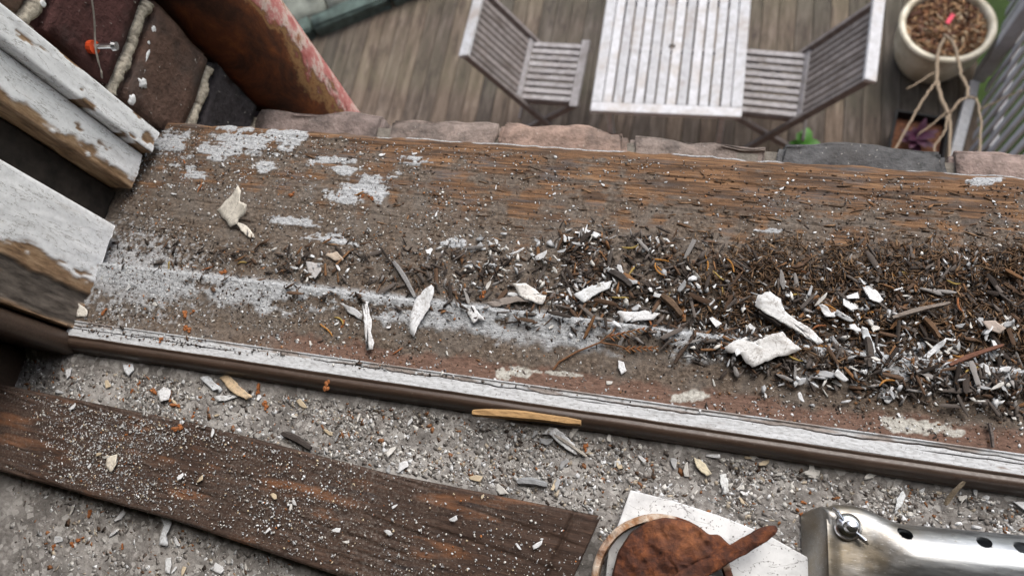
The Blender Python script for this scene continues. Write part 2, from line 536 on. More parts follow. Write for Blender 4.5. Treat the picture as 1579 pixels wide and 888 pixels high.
t.bump(t.math('ADD', n1, t.voro(t.vec(), 160)), 1.0, 0.002)
MAT['rust'] = t.done(c, 0.82, 0, 0.3)

# galvanised tube
t = NT('steel')
n1 = t.noise(t.vec((10, 60, 60)), 6, 6, 0.6)
n2 = t.noise(t.vec(), 38, 4, 0.6)
c = t.ramp(n1, [(0.3, (0.23, 0.245, 0.26)), (0.7, (0.4, 0.42, 0.44))])
c = t.mix(t.math('MULTIPLY', t.attr('stain'), t.ramp(n2, [(0.35, 0.25), (0.65, 1.0)])), c, (0.3, 0.245, 0.165))
sc_ = t.ramp(t.noise(t.vec((30, 260, 260), rot=(0, 0, 0.3)), 5, 5, 0.7), [(0.6, 0.0), (0.66, 0.6)])
c = t.mix(sc_, c, (0.62, 0.62, 0.6))
c = t.mix(t.ramp(t.noise(t.vec(), 320, 4), [(0.62, 0.0), (0.72, 0.6)]), c, (0.2, 0.18, 0.15))
t.bump(t.noise(t.vec((20, 200, 200)), 10, 4), 0.12, 0.0005)
MAT['steel'] = t.done(c, t.ramp(n1, [(0.3, 0.3), (0.7, 0.48)]), 0.9, 0.5)

# white painted offcut
t = NT('offcut')
n1 = t.noise(t.vec(), 60, 6, 0.7)
sp = t.noise(t.vec(), 520, 4, 0.55)
c = t.ramp(n1, [(0.3, (0.44, 0.445, 0.45)), (0.6, (0.65, 0.66, 0.665))])
c = t.mix(t.ramp(sp, [(0.63, 0.0), (0.68, 0.9)]), c, (0.04, 0.035, 0.03))
c = t.mix(t.ramp(t.math('ABSOLUTE', t.math('SUBTRACT', t.noise(t.vec((18, 40, 18)), 1.6, 5, 0.6, 0.5), 0.5)), [(0.0, 0.85), (0.007, 0.0)]), c, (0.07, 0.06, 0.055))
t.bump(n1, 0.3, 0.0006)
MAT['offcut'] = t.done(c, 0.65, 0, 0.3)

t = NT('house_brick')
bt = t.n('ShaderNodeTexBrick')
bt.inputs['Color1'].default_value = (0.2, 0.09, 0.06, 1); bt.inputs['Color2'].default_value = (0.12, 0.06, 0.05, 1)
bt.inputs['Mortar'].default_value = (0.4, 0.36, 0.29, 1)
bt.inputs['Scale'].default_value = 1.0
bt.inputs['Brick Width'].default_value = 0.225; bt.inputs['Row Height'].default_value = 0.08; bt.inputs['Mortar Size'].default_value = 0.006
t.l(t.vec((1, 1, 1), rot=(PI / 2, 0, 0)), bt.inputs['Vector'])
MAT['house_brick'] = t.done(bt.outputs['Color'], 0.9)

t = NT('grass')
MAT['grass'] = t.done(t.ramp(t.noise(t.vec(), 3, 6, 0.7), [(0.3, (0.03, 0.05, 0.015)), (0.7, (0.07, 0.12, 0.03))]), 0.95)

# ------------------------------------------------------------------ ground, deck, room
g = MB(); S = 400
g.add([(-S, -S, DECK - 0.2), (S, -S, DECK - 0.2), (S, S, DECK - 0.2), (-S, S, DECK - 0.2)], [(0, 1, 2, 3)])
tag(g.build('ground', MAT['grass']), kind='structure')

deck = tag(empty('deck', (0, 0, DECK)), kind='structure')
for xj in np.arange(-4.2, 1.75, 0.6):
    MB().box((xj, 0.4, -0.16), (xj + 0.05, 4.8, -0.03)).build('joist', MAT['deck'], deck)
bp = 0.108
bm_proto = None
n_b = int(6.2 / bp)
for i in range(n_b):
    x = -4.5 + i * bp
    if bm_proto is None:
        m_ = MB()
        ws = [(-0.0522, -0.026), (-0.0522, -0.003), (-0.047, 0.0)]
        for k in range(5):
            cx = -0.036 + k * 0.018
            ws += [(cx - 0.004, 0.0), (cx, -0.0018), (cx + 0.004, 0.0)]
        ws += [(0.047, 0.0), (0.0522, -0.003), (0.0522, -0.026)]
        nw = len(ws)
        vs = [(p, 0.36, q) for p, q in ws] + [(p, 4.9, q) for p, q in ws]
        m_.add(vs, [(k, k + 1, nw + k + 1, nw + k) for k in range(nw - 1)] + [tuple(range(nw))[::-1], tuple(range(nw, 2 * nw)), (nw - 1, 0, nw, 2 * nw - 1)])
        o = m_.build('board', MAT['deck'], deck); bm_proto = o.data
    else:
        o = link('board', bm_proto, None, deck)
    o.location = (x, rnd.uniform(-0.02, 0.02), rnd.uniform(-0.002, 0.002))

# the room behind the window
def struct_box(name, lo, hi, m):
    return tag(MB().box(lo, hi).build(name, MAT[m]), kind='structure')
struct_box('room_floor', (-2.2, -3.2, -1.02), (2.4, -0.14, -0.92), 'floor_wood')
struct_box('room_ceiling', (-2.2, -3.2, 1.75), (2.4, -0.14, 1.85), 'plaster')
struct_box('room_wall_back', (-2.2, -3.3, -0.92), (2.4, -3.2, 1.75), 'plaster')
struct_box('room_wall_left', (-2.3, -3.2, -0.92), (-2.2, -0.14, 1.75), 'plaster')
struct_box('room_wall_right', (2.4, -3.2, -0.92), (2.5, -0.14, 1.75), 'plaster')

# ------------------------------------------------------------------ house wall with brick reveal and brick sill
house = tag(empty('house_wall', (0, 0, DECK)), 'old brick house wall with rough brick reveal and brick window ledge', 'house wall')
def hpart(name, mb, m, **k):
    o = mb.build(name, MAT[m], house, **k)
    o.location = (0, 0, -DECK)
    return o
XR = -0.424
OPEN_R = 1.15
hpart('wall', MB().box((-4.5, -0.14, DECK - 0.2), (4.5, 0.312, -0.225)), 'house_brick')
hpart('wall', MB().box((-4.5, -0.14, -0.225), (XR - 0.11, 0.318, 1.6)), 'house_brick')
hpart('wall', MB().box((OPEN_R + 0.11, -0.14, -0.225), (4.5, 0.318, 1.6)), 'house_brick')
hpart('wall', MB().box((-4.5, -0.14, 1.6), (4.5, 0.318, 3.2)), 'house_brick')
hpart('mortar_bed', MB().box((XR - 0.11, 0.237, -0.225), (XR - 0.007, 0.316, 1.6)), 'mortar')
hpart('mortar_bed', MB().box((OPEN_R + 0.007, 0.237, -0.225), (OPEN_R + 0.11, 0.316, 1.6)), 'mortar')

def rough_box(name, lo, hi, m, parent, amp, seed, cuts=7, color=None, bev=0.006):
    bm = bmesh.new()
    bmesh.ops.create_cube(bm, size=1.0)
    L, Hh = Vector(lo), Vector(hi)
    bmesh.ops.scale(bm, vec=(Hh - L), verts=bm.verts)
    bmesh.ops.translate(bm, vec=(L + Hh) / 2, verts=bm.verts)
    bmesh.ops.bevel(bm, geom=bm.edges[:], offset=bev, segments=2, affect='EDGES')
    bmesh.ops.subdivide_edges(bm, edges=bm.edges[:], cuts=cuts, use_grid_fill=True)
    bm.normal_update()
    co = np.array([v.co for v in bm.verts])
    n1 = fbm(co[:, 0] * 60 + co[:, 2] * 43, co[:, 1] * 60 + co[:, 2] * 31, 4, seed) - 0.5
    n2 = fbm(co[:, 0] * 18 - co[:, 2] * 23, co[:, 1] * 18 + co[:, 2] * 17, 3, seed + 5) - 0.5
    for v, p, q in zip(bm.verts, n1, n2):
        v.co += v.normal * float(p * amp + q * amp * 2.2)
    for f in bm.faces: f.smooth = True
    me = bpy.data.meshes.new(name)
    bm.to_mesh(me); bm.free()
    o = link(name, me, m, parent)
    if color: o.color = (*color, 1)
    return o

# reveal bricks, courses from the pixels of the bed joints
cz = [-0.225, -0.125, -0.041, 0.045, 0.125]
while cz[-1] < 1.5: cz.append(cz[-1] + 0.079)
bcols = [(0.055, 0.042, 0.046), (0.045, 0.04, 0.044), (0.13, 0.08, 0.062), (0.09, 0.04, 0.037), (0.26, 0.17, 0.125), (0.15, 0.07, 0.05)]
yo = [0.338, 0.337, 0.331, 0.335, 0.33, 0.334]
for k in range(len(cz) - 1):
    for xa, xb, s in ((XR - 0.1, XR, 0), (OPEN_R, OPEN_R + 0.1, 90)):
        if s and k > 8: continue
        o = rough_box('brick', (xa, 0.238, cz[k] + 0.0035), (xb, yo[k % 6], cz[k + 1] - 0.0035), MAT['brick'], house, 0.0028, 40 + k + s, color=bcols[k % 6], cuts=8, bev=0.006)
        o.location.z = -DECK
    if k < 7:   # lumpy pointing squeezed out of the bed joint
        m_ = MB()
        pts, rr = [], []
        for q in range(46):
            yy = 0.24 + q * 0.00185
            pts.append((XR - 0.0042 + rnd.uniform(-0.0004, 0.0004), yy, cz[k] + 0.0012 * math.sin(q * 0.25 + k * 2) + 0.0008 * math.sin(q * 0.7) + rnd.uniform(-0.0004, 0.0004)))
            rr.append(0.0052 + 0.0007 * math.sin(q * 0.37 + k * 1.1) + rnd.uniform(-0.0006, 0.0006))
        o = hpart('mortar_joint', m_.tube(pts, rr, 8), 'mortar', smooth=True)
# brick ledge: header bricks beyond the timber sill
jx = [395, 591, 772, 970, 1197, 1463, 1720, 1990, 2290]
scol = [(0.22, 0.175, 0.16), (0.26, 0.21, 0.185), (0.3, 0.215, 0.175), (0.25, 0.205, 0.18), (0.1, 0.1, 0.102), (0.28, 0.215, 0.19), (0.3, 0.2, 0.16), (0.28, 0.18, 0.15)]
syo = [0.334, 0.333, 0.331, 0.3285, 0.330, 0.3315, 0.331, 0.331]
for k in range(8):
    yj = 200 + (jx[k] - 700) * 0.062
    xa, xb = P(jx[k], yj, -0.12).x, P(jx[k + 1], 200 + (jx[k + 1] - 700) * 0.062, -0.12).x
    if xb > OPEN_R: break
    dz = [0, -0.002, 0.002, -0.001, 0.003, 0.0, 0, 0.001][k]
    o = rough_box('brick', (xa + 0.0016, 0.252, -0.2), (xb - 0.0016, syo[k] - 0.001, -0.1205 + dz), MAT['brick'], house, 0.006, 200 + k, color=scol[k], cuts=9, bev=0.0045)
    o.location.z = -DECK
hpart('mortar_bed', MB().box((XR - 0.005, 0.25, -0.223), (OPEN_R, 0.321, -0.1245)), 'old_mortar')

def blob(name, c, r, m, parent, sq=(1, 1, 1), seed=0, sub=2):
    bm = bmesh.new()
    bmesh.ops.create_icosphere(bm, subdivisions=sub, radius=1)
    for v in bm.verts:
        q = 0.4 + 1.2 * float(fbm(v.co.x * 2.6 + v.co.z * 2.1 + 7, v.co.y * 2.6 - v.co.z * 1.7 + 3, 3, seed))
        v.co = Vector((v.co.x * sq[0], v.co.y * sq[1], v.co.z * sq[2])) * r * q
    for f in bm.faces: f.smooth = True
    me = bpy.data.meshes.new(name)
    bm.to_mesh(me); bm.free()
    o = link(name, me, m, parent)
    o.location = c
    return o
# old paint drips on the reveal bricks
for (px, py, r, sq, s) in ((237, 46, 0.0032, (0.3, 1.0, 0.8), 1), (226, 88, 0.0028, (0.3, 2.4, 0.5), 2), (222, 108, 0.0026, (0.3, 1.8, 0.6), 6), (219, 128, 0.0048, (0.3, 0.8, 1), 3), (203, 154, 0.0038, (0.4, 1, 1), 4), (63, 5, 0.003, (0.5, 1, 1), 5), (229, 66, 0.0018, (0.4, 1, 1), 7)):
    p = PX(px, py, XR)
    o = blob('paint_drip', (p.x, p.y, p.z - DECK), r, MAT['drip'], house, sq, s, 3)

# ------------------------------------------------------------------ rain pipe, wall plug, wire
pipe = tag(empty('drainpipe', (-0.435, 0.385, DECK)), 'rusty cast iron drainpipe with flaking red paint outside the brick reveal', 'drainpipe')
nz, na = 700, 40
zz = np.linspace(0.0, 5.4, nz)
th = np.arange(na) / na * 2 * PI
Z, T = np.meshgrid(zz, th, indexing='ij')
rr = 0.05 + (fbm(T * 3, Z * 12, 4, 3) - 0.5) * 0.0018
side = 0.5 + 0.5 * np.cos(T - math.radians(50))
me = np_mesh('pipe_body', np.stack([rr * np.cos(T), rr * np.sin(T), Z], -1).reshape(-1, 3), grid_faces(nz, na, True, flip=True), {'side': (side * 0.655).ravel()}, True)
link('pipe_body', me, MAT['pipe'], pipe)
for zc in (0.8, 2.7, 4.95):
    o = MB().lathe([(0.05, -0.05), (0.058, -0.045), (0.06, 0), (0.058, 0.045), (0.05, 0.05)], 32, (0, 0, zc)).build('pipe_collar', MAT['pipe'], pipe, smooth=True)

p = PX(139, 73, XR); q = PX(174, 67, XR)
wp = tag(empty('wall_plug', p), 'orange plastic wall plug with a rusty screw in the dark red brick', 'wall plug')
MB().tube([(-0.012, 0, 0), (0.004, 0, 0)], [0.0042, 0.0048], 14).build('plug_body', MAT['plug_red'], wp, smooth=False)
MB().tube([(0.0, 0, 0), (0.016, 0.003, -0.002), (0.0165, 0.003, -0.002), (0.019, 0.0033, -0.0024)], [0.0022, 0.0022, 0.0036, 0.003], 12).build('screw', MAT['steel_bolt'], wp)
w0, w1 = PX(136, -30, XR + 0.012), PX(157, 127, XR + 0.004)
wpts = [w0.lerp(w1, k / 10) + Vector((0.0015 * math.sin(k * 0.8), 0, 0.001 * math.sin(k))) for k in range(11)]
wpts[-1] = PX(158, 132, XR - 0.008)
tag(MB().tube(wpts, 0.0007, 6).build('wire', MAT['wire']), 'thin pale wire hanging down across the dark red brick', 'wire')

# ------------------------------------------------------------------ timber sill
X0, X1 = -0.452, 0.24
xs = np.concatenate([np.arange(X0, X1, 0.00072), np.arange(X1, OPEN_R, 0.006)])
Y_IN, STEP, EDGE = 0.0745, 0.121, 0.2525

def edge_y(x):
    return EDGE + 0.0016 * (fbm(x * 60, x * 0 + 3, 4, 8) - 0.5) * 2

def pile_density(px, py):
    top = np.interp(px, [150, 400, 600, 700, 800, 880, 960, 1100, 1250, 1400, 1579, 1900], [382, 385, 388, 400, 400, 358, 366, 385, 400, 395, 400, 420])
    bot = np.interp(px, [150, 400, 600, 700, 900, 1020, 1100, 1250, 1400, 1579, 1900], [400, 424, 448, 462, 492, 510, 545, 570, 600, 615, 650])
    w = np.interp(px, [150, 300, 420, 600, 750, 900, 1900], [0.25, 0.4, 0.4, 0.55, 0.8, 1, 1])
    return w * sstep(-34, 26, py - top) * sstep(-40, 22, bot - py)

def sill_base(x, y):
    z = np.interp(y, [Y_IN - 0.01, Y_IN + 0.001, 0.084, 0.1, 0.112, 0.1185, 0.1205, 0.1222, 0.13, EDGE - 0.006, EDGE - 0.002, EDGE],
                  [0.0128, 0.0128, 0.0105, 0.0102, 0.0112, 0.0118, 0.0112, 0.0025, 0.0005, -0.0115, -0.0125, -0.0142])
    # the step has rotted away towards the right
    rot_ = sstep(-0.06, 0.0, x + 0.03 * (fbm(x * 40, y * 60, 3, 4) - 0.5)) * sstep(0.095, 0.125, y) * sstep(0.15, 0.12, y)
    return z - 0.004 * rot_

def sill_full(x, y):
    z = sill_base(x, y)
    px, py = pix(x, y, z)
    d = pile_density(px, py)
    return z + 0.0042 * d * (0.6 + 0.8 * fbm(x * 70, y * 70, 3, 21)), d, px, py

def ell(px, py, cx, cy, rx, ry, ang=0.0):
    c_, s_ = math.cos(ang), math.sin(ang)
    u, v = px - cx, py - cy
    return 1 - np.sqrt(((u * c_ + v * s_) / rx) ** 2 + ((-u * s_ + v * c_) / ry) ** 2)

ys = np.concatenate([np.arange(Y_IN, 0.1185, 0.0007), np.arange(0.1185, 0.123, 0.0004), np.arange(0.123, EDGE, 0.0007)])
Xg, Yg = np.meshgrid(xs, ys, indexing='ij')
Zg, dn, pxg, pyg = sill_full(Xg, Yg)
na_ = fbm(Xg * 90, Yg * 90, 5, 31)          # blotches
nf = fbm(Xg * 420, Yg * 420, 4, 37)         # crumbs
ng = fbm(Xg * 7 + 3 * fbm(Xg * 9, Yg * 30, 3, 2), Yg * 520, 4, 41)     # grain
nc = fbm(Xg * 5 + 0.6 * fbm(Xg * 40, Yg * 40, 2, 9), Yg * 260 + Xg * 9, 3, 43)  # long splits
outer = sstep(STEP + 0.001, STEP + 0.006, Yg)
dirt = np.interp(pxg, [150, 400, 620, 800, 1000, 1300, 1600], [1.05, 1.0, 0.82, 0.6, 0.47, 0.4, 0.38])
dirt = dirt + 0.35 * sstep(60, -40, pyg - (np.interp(pxg, [150, 600, 900, 1579], [330, 330, 330, 360]))) * -0.9 + 0.5 * sstep(-60, 30, pyg - np.interp(pxg, [150, 600, 900, 1579], [330, 345, 335, 350]))
dirt = dirt + (na_ - 0.5) * 1.7 + (ng - 0.5) * 0.8 - sstep(EDGE - 0.009, EDGE - 0.004, Yg) * 0.8
dirt = sstep(0.3, 0.75, dirt)
dirt = np.where(outer > 0.5, dirt, sstep(0.2, 0.5, 0.8 + (na_ - 0.5)))
dirt = np.maximum(dirt, sstep(0.1, 0.6, dn))
paint = np.full_like(Zg, -1.0)
for b in ((385, 217, 62, 19, -0.1), (330, 232, 30, 12, 0), (505, 247, 30, 8, 0.05), (528, 262, 18, 6, 0), (565, 288, 34, 21, -0.2), (530, 305, 24, 8, 0.1), (408, 258, 14, 6, 0), (640, 245, 30, 7, 0.1), (462, 345, 40, 6, 0.15), (505, 368, 40, 7, 0.2), (700, 375, 26, 6, 0), (1516, 279, 30, 6, -0.1), (1180, 356, 18, 4, 0), (1490, 428, 28, 9, 0), (270, 225, 25, 22, 0.5), (300, 270, 22, 12, 0)):
    paint = np.maximum(paint, ell(pxg, pyg, *b))
paint = sstep(-0.02, 0.12, paint + (na_ - 0.5) * 2.6 + (ng - 0.5) * 1.2 + (nf - 0.5) * 0.9) * sstep(-0.9, -0.6, paint)
stp = sstep(0.100, 0.107, Yg + (na_ - 0.5) * 0.02) * (1 - outer)
stp = stp * sstep(0.4, 0.5, fbm(Xg * 55, Yg * 95, 5, 51) + (nf - 0.5) * 0.25 + 0.22 * sstep(0.112, 0.119, Yg) + np.interp(pxg, [100, 200, 600, 900, 1000, 1600], [-0.02, 0.1, 0.02, 0.03, -0.07, -0.07]))
paint = np.maximum(paint, stp)
corner = sstep(0.0, 0.6, ell(pxg, pyg, 190, 420, 130, 70, 0.2) + (nf - 0.5) * 2.0)
paint = np.maximum(paint, corner * 0.75)
eline = sstep(EDGE - 0.0022, EDGE - 0.0012, Yg) * sstep(0.42, 0.52, fbm(Xg * 30, Xg * 0 + 1, 4, 58)) * 0.9
paint = np.maximum(paint, eline)
red = sstep(0.0885, 0.0835, Yg + (na_ - 0.5) * 0.012) * np.interp(pxg, [150, 380, 480, 1579], [0, 0.1, 1, 1]) * 0.92
cream = np.full_like(Zg, -1.0)
for b in ((1410, 655, 62, 14, 0.12), (1470, 668, 20, 8, 0), (1065, 612, 32, 9, -0.1), (775, 577, 14, 9, 0.3), (798, 572, 20, 8, 0.2), (865, 576, 40, 4, 0.1), (300, 535, 60, 3, 0.1), (230, 525, 40, 3, 0.1), (330, 536, 30, 4, 0.1)):
    cream = np.maximum(cream, ell(pxg, pyg, *b))
cream = sstep(0.0, 0.25, cream * 1.1 + (na_ - 0.5) * 1.3 + (nf - 0.5) * 0.9) * sstep(-0.9, -0.5, cream)
split = sstep(0.34, 0.28, nc) * outer * (1 - np.clip(dn * 1.5, 0, 1))
Zg = Zg + outer * (ng - 0.5) * 0.0009 * (1 - 0.5 * dirt) - split * 0.0007 + (nf - 0.5) * (0.0006 + 0.0009 * dirt) + paint * 0.00035 + cream * 0.00015 + dn * (fbm(Xg * 300, Yg * 300, 3, 77) - 0.5) * 0.003
Yg2 = Yg + sstep(EDGE - 0.02, EDGE, Yg) * (edge_y(Xg) - EDGE)
# front face of the sill down to the brick ledge
fz = np.array([-0.002, -0.006, -0.012, -0.02, -0.04, -0.07, -0.1, -0.127])
Vx = np.concatenate([Xg, np.repeat(xs[:, None], len(fz), 1)], 1)
Vy = np.concatenate([Yg2, Yg2[:, -1:] + np.array([0.0008, 0.001, 0.0012, 0.0012, 0.0012, 0.0012, 0.0012, 0.0012])[None, :]], 1)
Vz = np.concatenate([Zg, np.minimum(Zg[:, -1:], -0.0125) + fz[None, :]], 1)
def ext(a_, val=0.0):
    return np.concatenate([a_, np.full((len(xs), len(fz)), val)], 1).ravel()
sill = tag(empty('window_sill', (0, 0.16, 0)), 'rotted timber window sill with bare brown grain and grimy peeling paint', 'window sill')
sill_off = Vector((0, -0.16, 0))
me = np_mesh('sill_timber', np.stack([Vx, Vy, Vz], -1).reshape(-1, 3), grid_faces(len(xs), len(ys) + len(fz)), {'dirt': ext(dirt, 0.2), 'paint': ext(paint), 'red': ext(red), 'cream': ext(cream)}, True)
o = link('sill_timber', me, MAT['sill'], sill); o.location = sill_off

# white strip with its long crack
xw = np.concatenate([np.arange(X0 + 0.03, X1, 0.0009), np.arange(X1, OPEN_R, 0.006)])
yw = np.concatenate([np.linspace(0.0640, 0.0748, 54), [0.0752, 0.0754]])
A, B = np.meshgrid(xw, yw, indexing='ij')
crack_y = 0.0716 + 0.0011 * (fbm(A * 22, A * 0, 4, 61) - 0.5) * 2 + 0.0006 * (fbm(A * 160, A * 0 + 5, 3, 62) - 0.5) * 2
cw = 0.0003 + 0.0005 * fbm(A * 30, A * 0 + 9, 3, 63)
cr = sstep(1.0, 0.45, np.abs(B - crack_y) / cw) * sstep(0.2, 0.3, fbm(A * 14, A * 0 + 2, 2, 66))
c2 = 0.0697 + 0.0009 * (fbm(A * 45, A * 0, 4, 71) - 0.5) * 2
cr2 = sstep(1.0, 0.4, np.abs(B - c2) / 0.00034) * sstep(0.55, 0.62, fbm(A * 12, A * 0 + 7, 2, 73))
lip = sstep(0, 0.0004, B - crack_y)
Zw = 0.0140 - 0.0012 * lip + 0.0011 * sstep(0.0737, 0.0744, B) - 0.0016 * cr - 0.001 * cr2 + 0.0006 * (fbm(A * 60, B * 300, 4, 64) - 0.5)
Zw[:, -2] -= 0.001; Zw[:, -1] -= 0.006
bare = np.clip(lip * sstep(0.45, 0.6, fbm(A * 40, B * 350, 4, 67)) + sstep(0.62, 0.7, fbm(A * 35, B * 220, 4, 68)) * sstep(-0.05, 0.12, A), 0, 1)
me = np_mesh('paint_strip', np.stack([A, B, Zw], -1).reshape(-1, 3), grid_faces(len(xw), len(yw)), {'crack': np.clip(cr + cr2, 0, 1).ravel(), 'bare': bare.ravel()}, True)
o = link('paint_strip', me, MAT['strip_paint'], sill); o.location = sill_off

# varnished bead towards the room
prof = [(0.0541, -0.004), (0.0541, 0.0035), (0.0543, 0.0050), (0.0549, 0.0054), (0.0552, 0.0062), (0.0553, 0.0085), (0.0561, 0.0108), (0.0576, 0.0127), (0.0594, 0.0136), (0.0608, 0.0136), (0.0618, 0.0130), (0.0624, 0.0129), (0.0629, 0.0136), (0.0638, 0.0140), (0.0648, 0.0134)]
xb_ = np.concatenate([np.arange(X0 - 0.01, X1, 0.004), np.arange(X1, OPEN_R, 0.02)])
A = np.repeat(xb_[:, None], len(prof), 1)
pr = np.array(prof)
wob = 0.00035 * (fbm(A * 30, A * 0, 3, 81) - 0.5) * 2
me = np_mesh('bead', np.stack([A, pr[None, :, 0] + wob, pr[None, :, 1] + wob], -1).reshape(-1, 3), grid_faces(len(xb_), len(prof)), None, True)
o = link('bead', me, MAT['bead'], sill); o.location = sill_off

# ------------------------------------------------------------------ window board inside
xs2 = np.concatenate([np.arange(-0.475, 0.24, 0.0009), np.arange(0.24, OPEN_R + 0.02, 0.006)])
ys2 = np.arange(-0.17, 0.0562, 0.0009)
def board_z(x, y):
    return 0.0016 * (fbm(x * 45, y * 45, 4, 91) - 0.5) + 0.0035 * sstep(0.042, 0.053, y) * fbm(x * 60, y * 60, 3, 92)
A, B = np.meshgrid(xs2, ys2, indexing='ij')
Zb = board_z(A, B) + 0.0012 * (fbm(A * 380, B * 380, 3, 95) - 0.5)
edge_pts = np.array([-0.006, -0.03])
me = np_mesh('window_board', np.stack([A, B, Zb], -1).reshape(-1, 3), grid_faces(len(xs2), len(ys2)), None, True)
wb = link('window_board', me, MAT['dust'])
tag(wb, 'dust covered grey window board inside the varnished bead', 'window board')
MB().box((-0.475, -0.168, -0.03), (OPEN_R + 0.02, 0.056, -0.004)).build('board_core', MAT['dust'], wb)

# ------------------------------------------------------------------ window frame on the left (and right)
frame = tag(empty('window_frame', (-0.45, 0.14, 0)), 'white painted sash window frame with peeling rotten foot beside the brick reveal', 'window frame')
foff = Vector((0.45, -0.14, 0))
def upright(name, x0, x1, y0, y1, zb, zt, m, seed, bare_f=None, rot_f=None, rad=0.0022, amp=0.0006, foot=None, parent=frame, off=foff):
    """vertical timber: rounded rectangle swept up; shows its +X and -Y faces"""
    out = []
    def seg(pa, pb, st):
        n = max(2, int(math.dist(pa, pb) / st))
        return [(pa[0] + (pb[0] - pa[0]) * k / n, pa[1] + (pb[1] - pa[1]) * k / n) for k in range(n)]
    cs = [(x1 - rad, y0), (x1 - rad * 0.3, y0 + rad * 0.3), (x1, y0 + rad), (x1, y1 - rad), (x1 - rad * 0.3, y1 - rad * 0.3), (x1 - rad, y1), (x0, y1), (x0, y0)]
    for k in range(8):
        out += seg(cs[k], cs[(k + 1) % 8], 0.0012 if k < 5 or k == 7 else 0.008)
    out = np.array(out)
    zs_ = np.concatenate([np.arange(zb, min(zb + 0.3, zt), 0.0014), np.linspace(min(zb + 0.3, zt), zt, 24)])
    Zm = np.repeat(zs_[:, None], len(out), 1)
    Xm = np.repeat(out[None, :, 0], len(zs_), 0)
    Ym = np.repeat(out[None, :, 1], len(zs_), 0)
    if foot: Zm = np.maximum(Zm, foot(Ym, Xm))
    b_ = bare_f(Ym, Zm) if bare_f else np.zeros_like(Zm)
    r_ = rot_f(Ym, Zm) if rot_f else np.zeros_like(Zm)
    d_ = (fbm(Ym * 150 + Xm * 90, Zm * 40, 4, seed) - 0.5) * amp * 2 - 0.0007 * b_ - 0.0024 * r_ * (0.4 + fbm(Ym * 260, Zm * 60, 4, seed + 3))
    nx = np.where(out[:, 0] > x1 - rad * 0.5, 1.0, 0.0)[None, :]
    ny = np.where(out[:, 1] < y0 + rad * 0.5, -1.0, 0.0)[None, :]
    Xm = Xm + d_ * nx; Ym = Ym + d_ * ny
    me = np_mesh(name, np.stack([Xm, Ym, Zm], -1).reshape(-1, 3), [grid_faces(len(zs_), len(out), True, flip=True), np.arange(len(out))[None, ::-1]], {'bare': np.clip(b_, 0, 1).ravel(), 'rot': np.clip(r_, 0, 1).ravel()}, True)
    o = link(name, me, MAT[m], parent); o.location = off
    return o
TOPZ = 1.45
nzf = lambda y, z, s, a=130, b=45: fbm(y * a, z * b, 4, s) - 0.5
# outer lining, proud of the channel
upright('outer_lining', -0.47, -0.4135, 0.214, 0.2345, -0.002, TOPZ, 'jamb', 301,
        bare_f=lambda y, z: sstep(0.235, 0.26, nzf(y, z, 6, 120, 37) + 0.07 * sstep(0.025, 0.0, z)) + sstep(0.1, 0.16, nzf(y, z, 7, 330, 41) + 0.16 * sstep(0.0018, 0.0, np.minimum(np.abs(y - 0.2345), np.abs(y - 0.214))) - 0.12),
        foot=lambda y, x: 0.001 + 0.004 * fbm(y * 300, x * 300, 3, 9))
# outer channel board: white with a bare strip on its room side
upright('channel_board', -0.475, -0.4212, 0.1835, 0.2138, 0.0, TOPZ, 'jamb', 311,
        bare_f=lambda y, z: sstep(-0.03, 0.08, (0.1925 - y) * 40 + nzf(y, z, 15, 160, 60) * 0.75 + 0.1 * sstep(0.08, 0.02, z)) + sstep(0.23, 0.26, nzf(y, z, 16, 120, 37)),
        foot=lambda y, x: 0.001 + 0.010 * fbm(y * 160, x * 30 + 3, 3, 12) ** 2)
# black parting slot
upright('parting_slot', -0.49, -0.4395, 0.1507, 0.1838, -0.002, TOPZ, 'dark_wood', 321, amp=0.0015)
# inner channel block: white, brown, then rotten towards the room
upright('channel_block', -0.475, -0.4165, 0.0685, 0.151, 0.004, TOPZ, 'jamb', 331,
        bare_f=lambda y, z: sstep(0.0, 0.1, (0.110 - y) * 22 + nzf(y, z, 25, 110, 28) * 1.5),
        rot_f=lambda y, z: sstep(0.0, 0.12, (0.0955 - y) * 30 + nzf(y, z, 27, 150, 24) * 0.9) * sstep(0.0685, 0.0735, y + nzf(y, z, 29) * 0.004),
        foot=lambda y, x: 0.008 + 0.005 * fbm(y * 120, x * 20 + 1, 3, 13))
# vertical staff bead, varnished
upright('staff_bead', -0.50, -0.4185, 0.0515, 0.0675, -0.002, TOPZ, 'bead', 341, rad=0.006, amp=0.0003)
upright('inner_lining', -0.53, -0.462, -0.13, 0.051, -0.02, TOPZ, 'bead', 351, rad=0.004, amp=0.0004)
# the same frame on the far side, out of the picture
frame_r = tag(empty('window_frame', (OPEN_R, 0.14, 0)), 'white painted sash window frame at the right end of the sill', 'window frame')
MB().box((0, -0.09, -0.002), (0.05, 0.095, TOPZ)).build('channel_board', MAT['white_board'], frame_r, bevel=0.002)
head = tag(empty('window_head', (0.1, 0.14, TOPZ)), 'white painted timber head across the top of the window opening', 'window head')
MB().box((-0.62, -0.1, 0.0), (OPEN_R - 0.05, 0.09, 0.06)).build('head_board', MAT['white_board'], head, bevel=0.003)

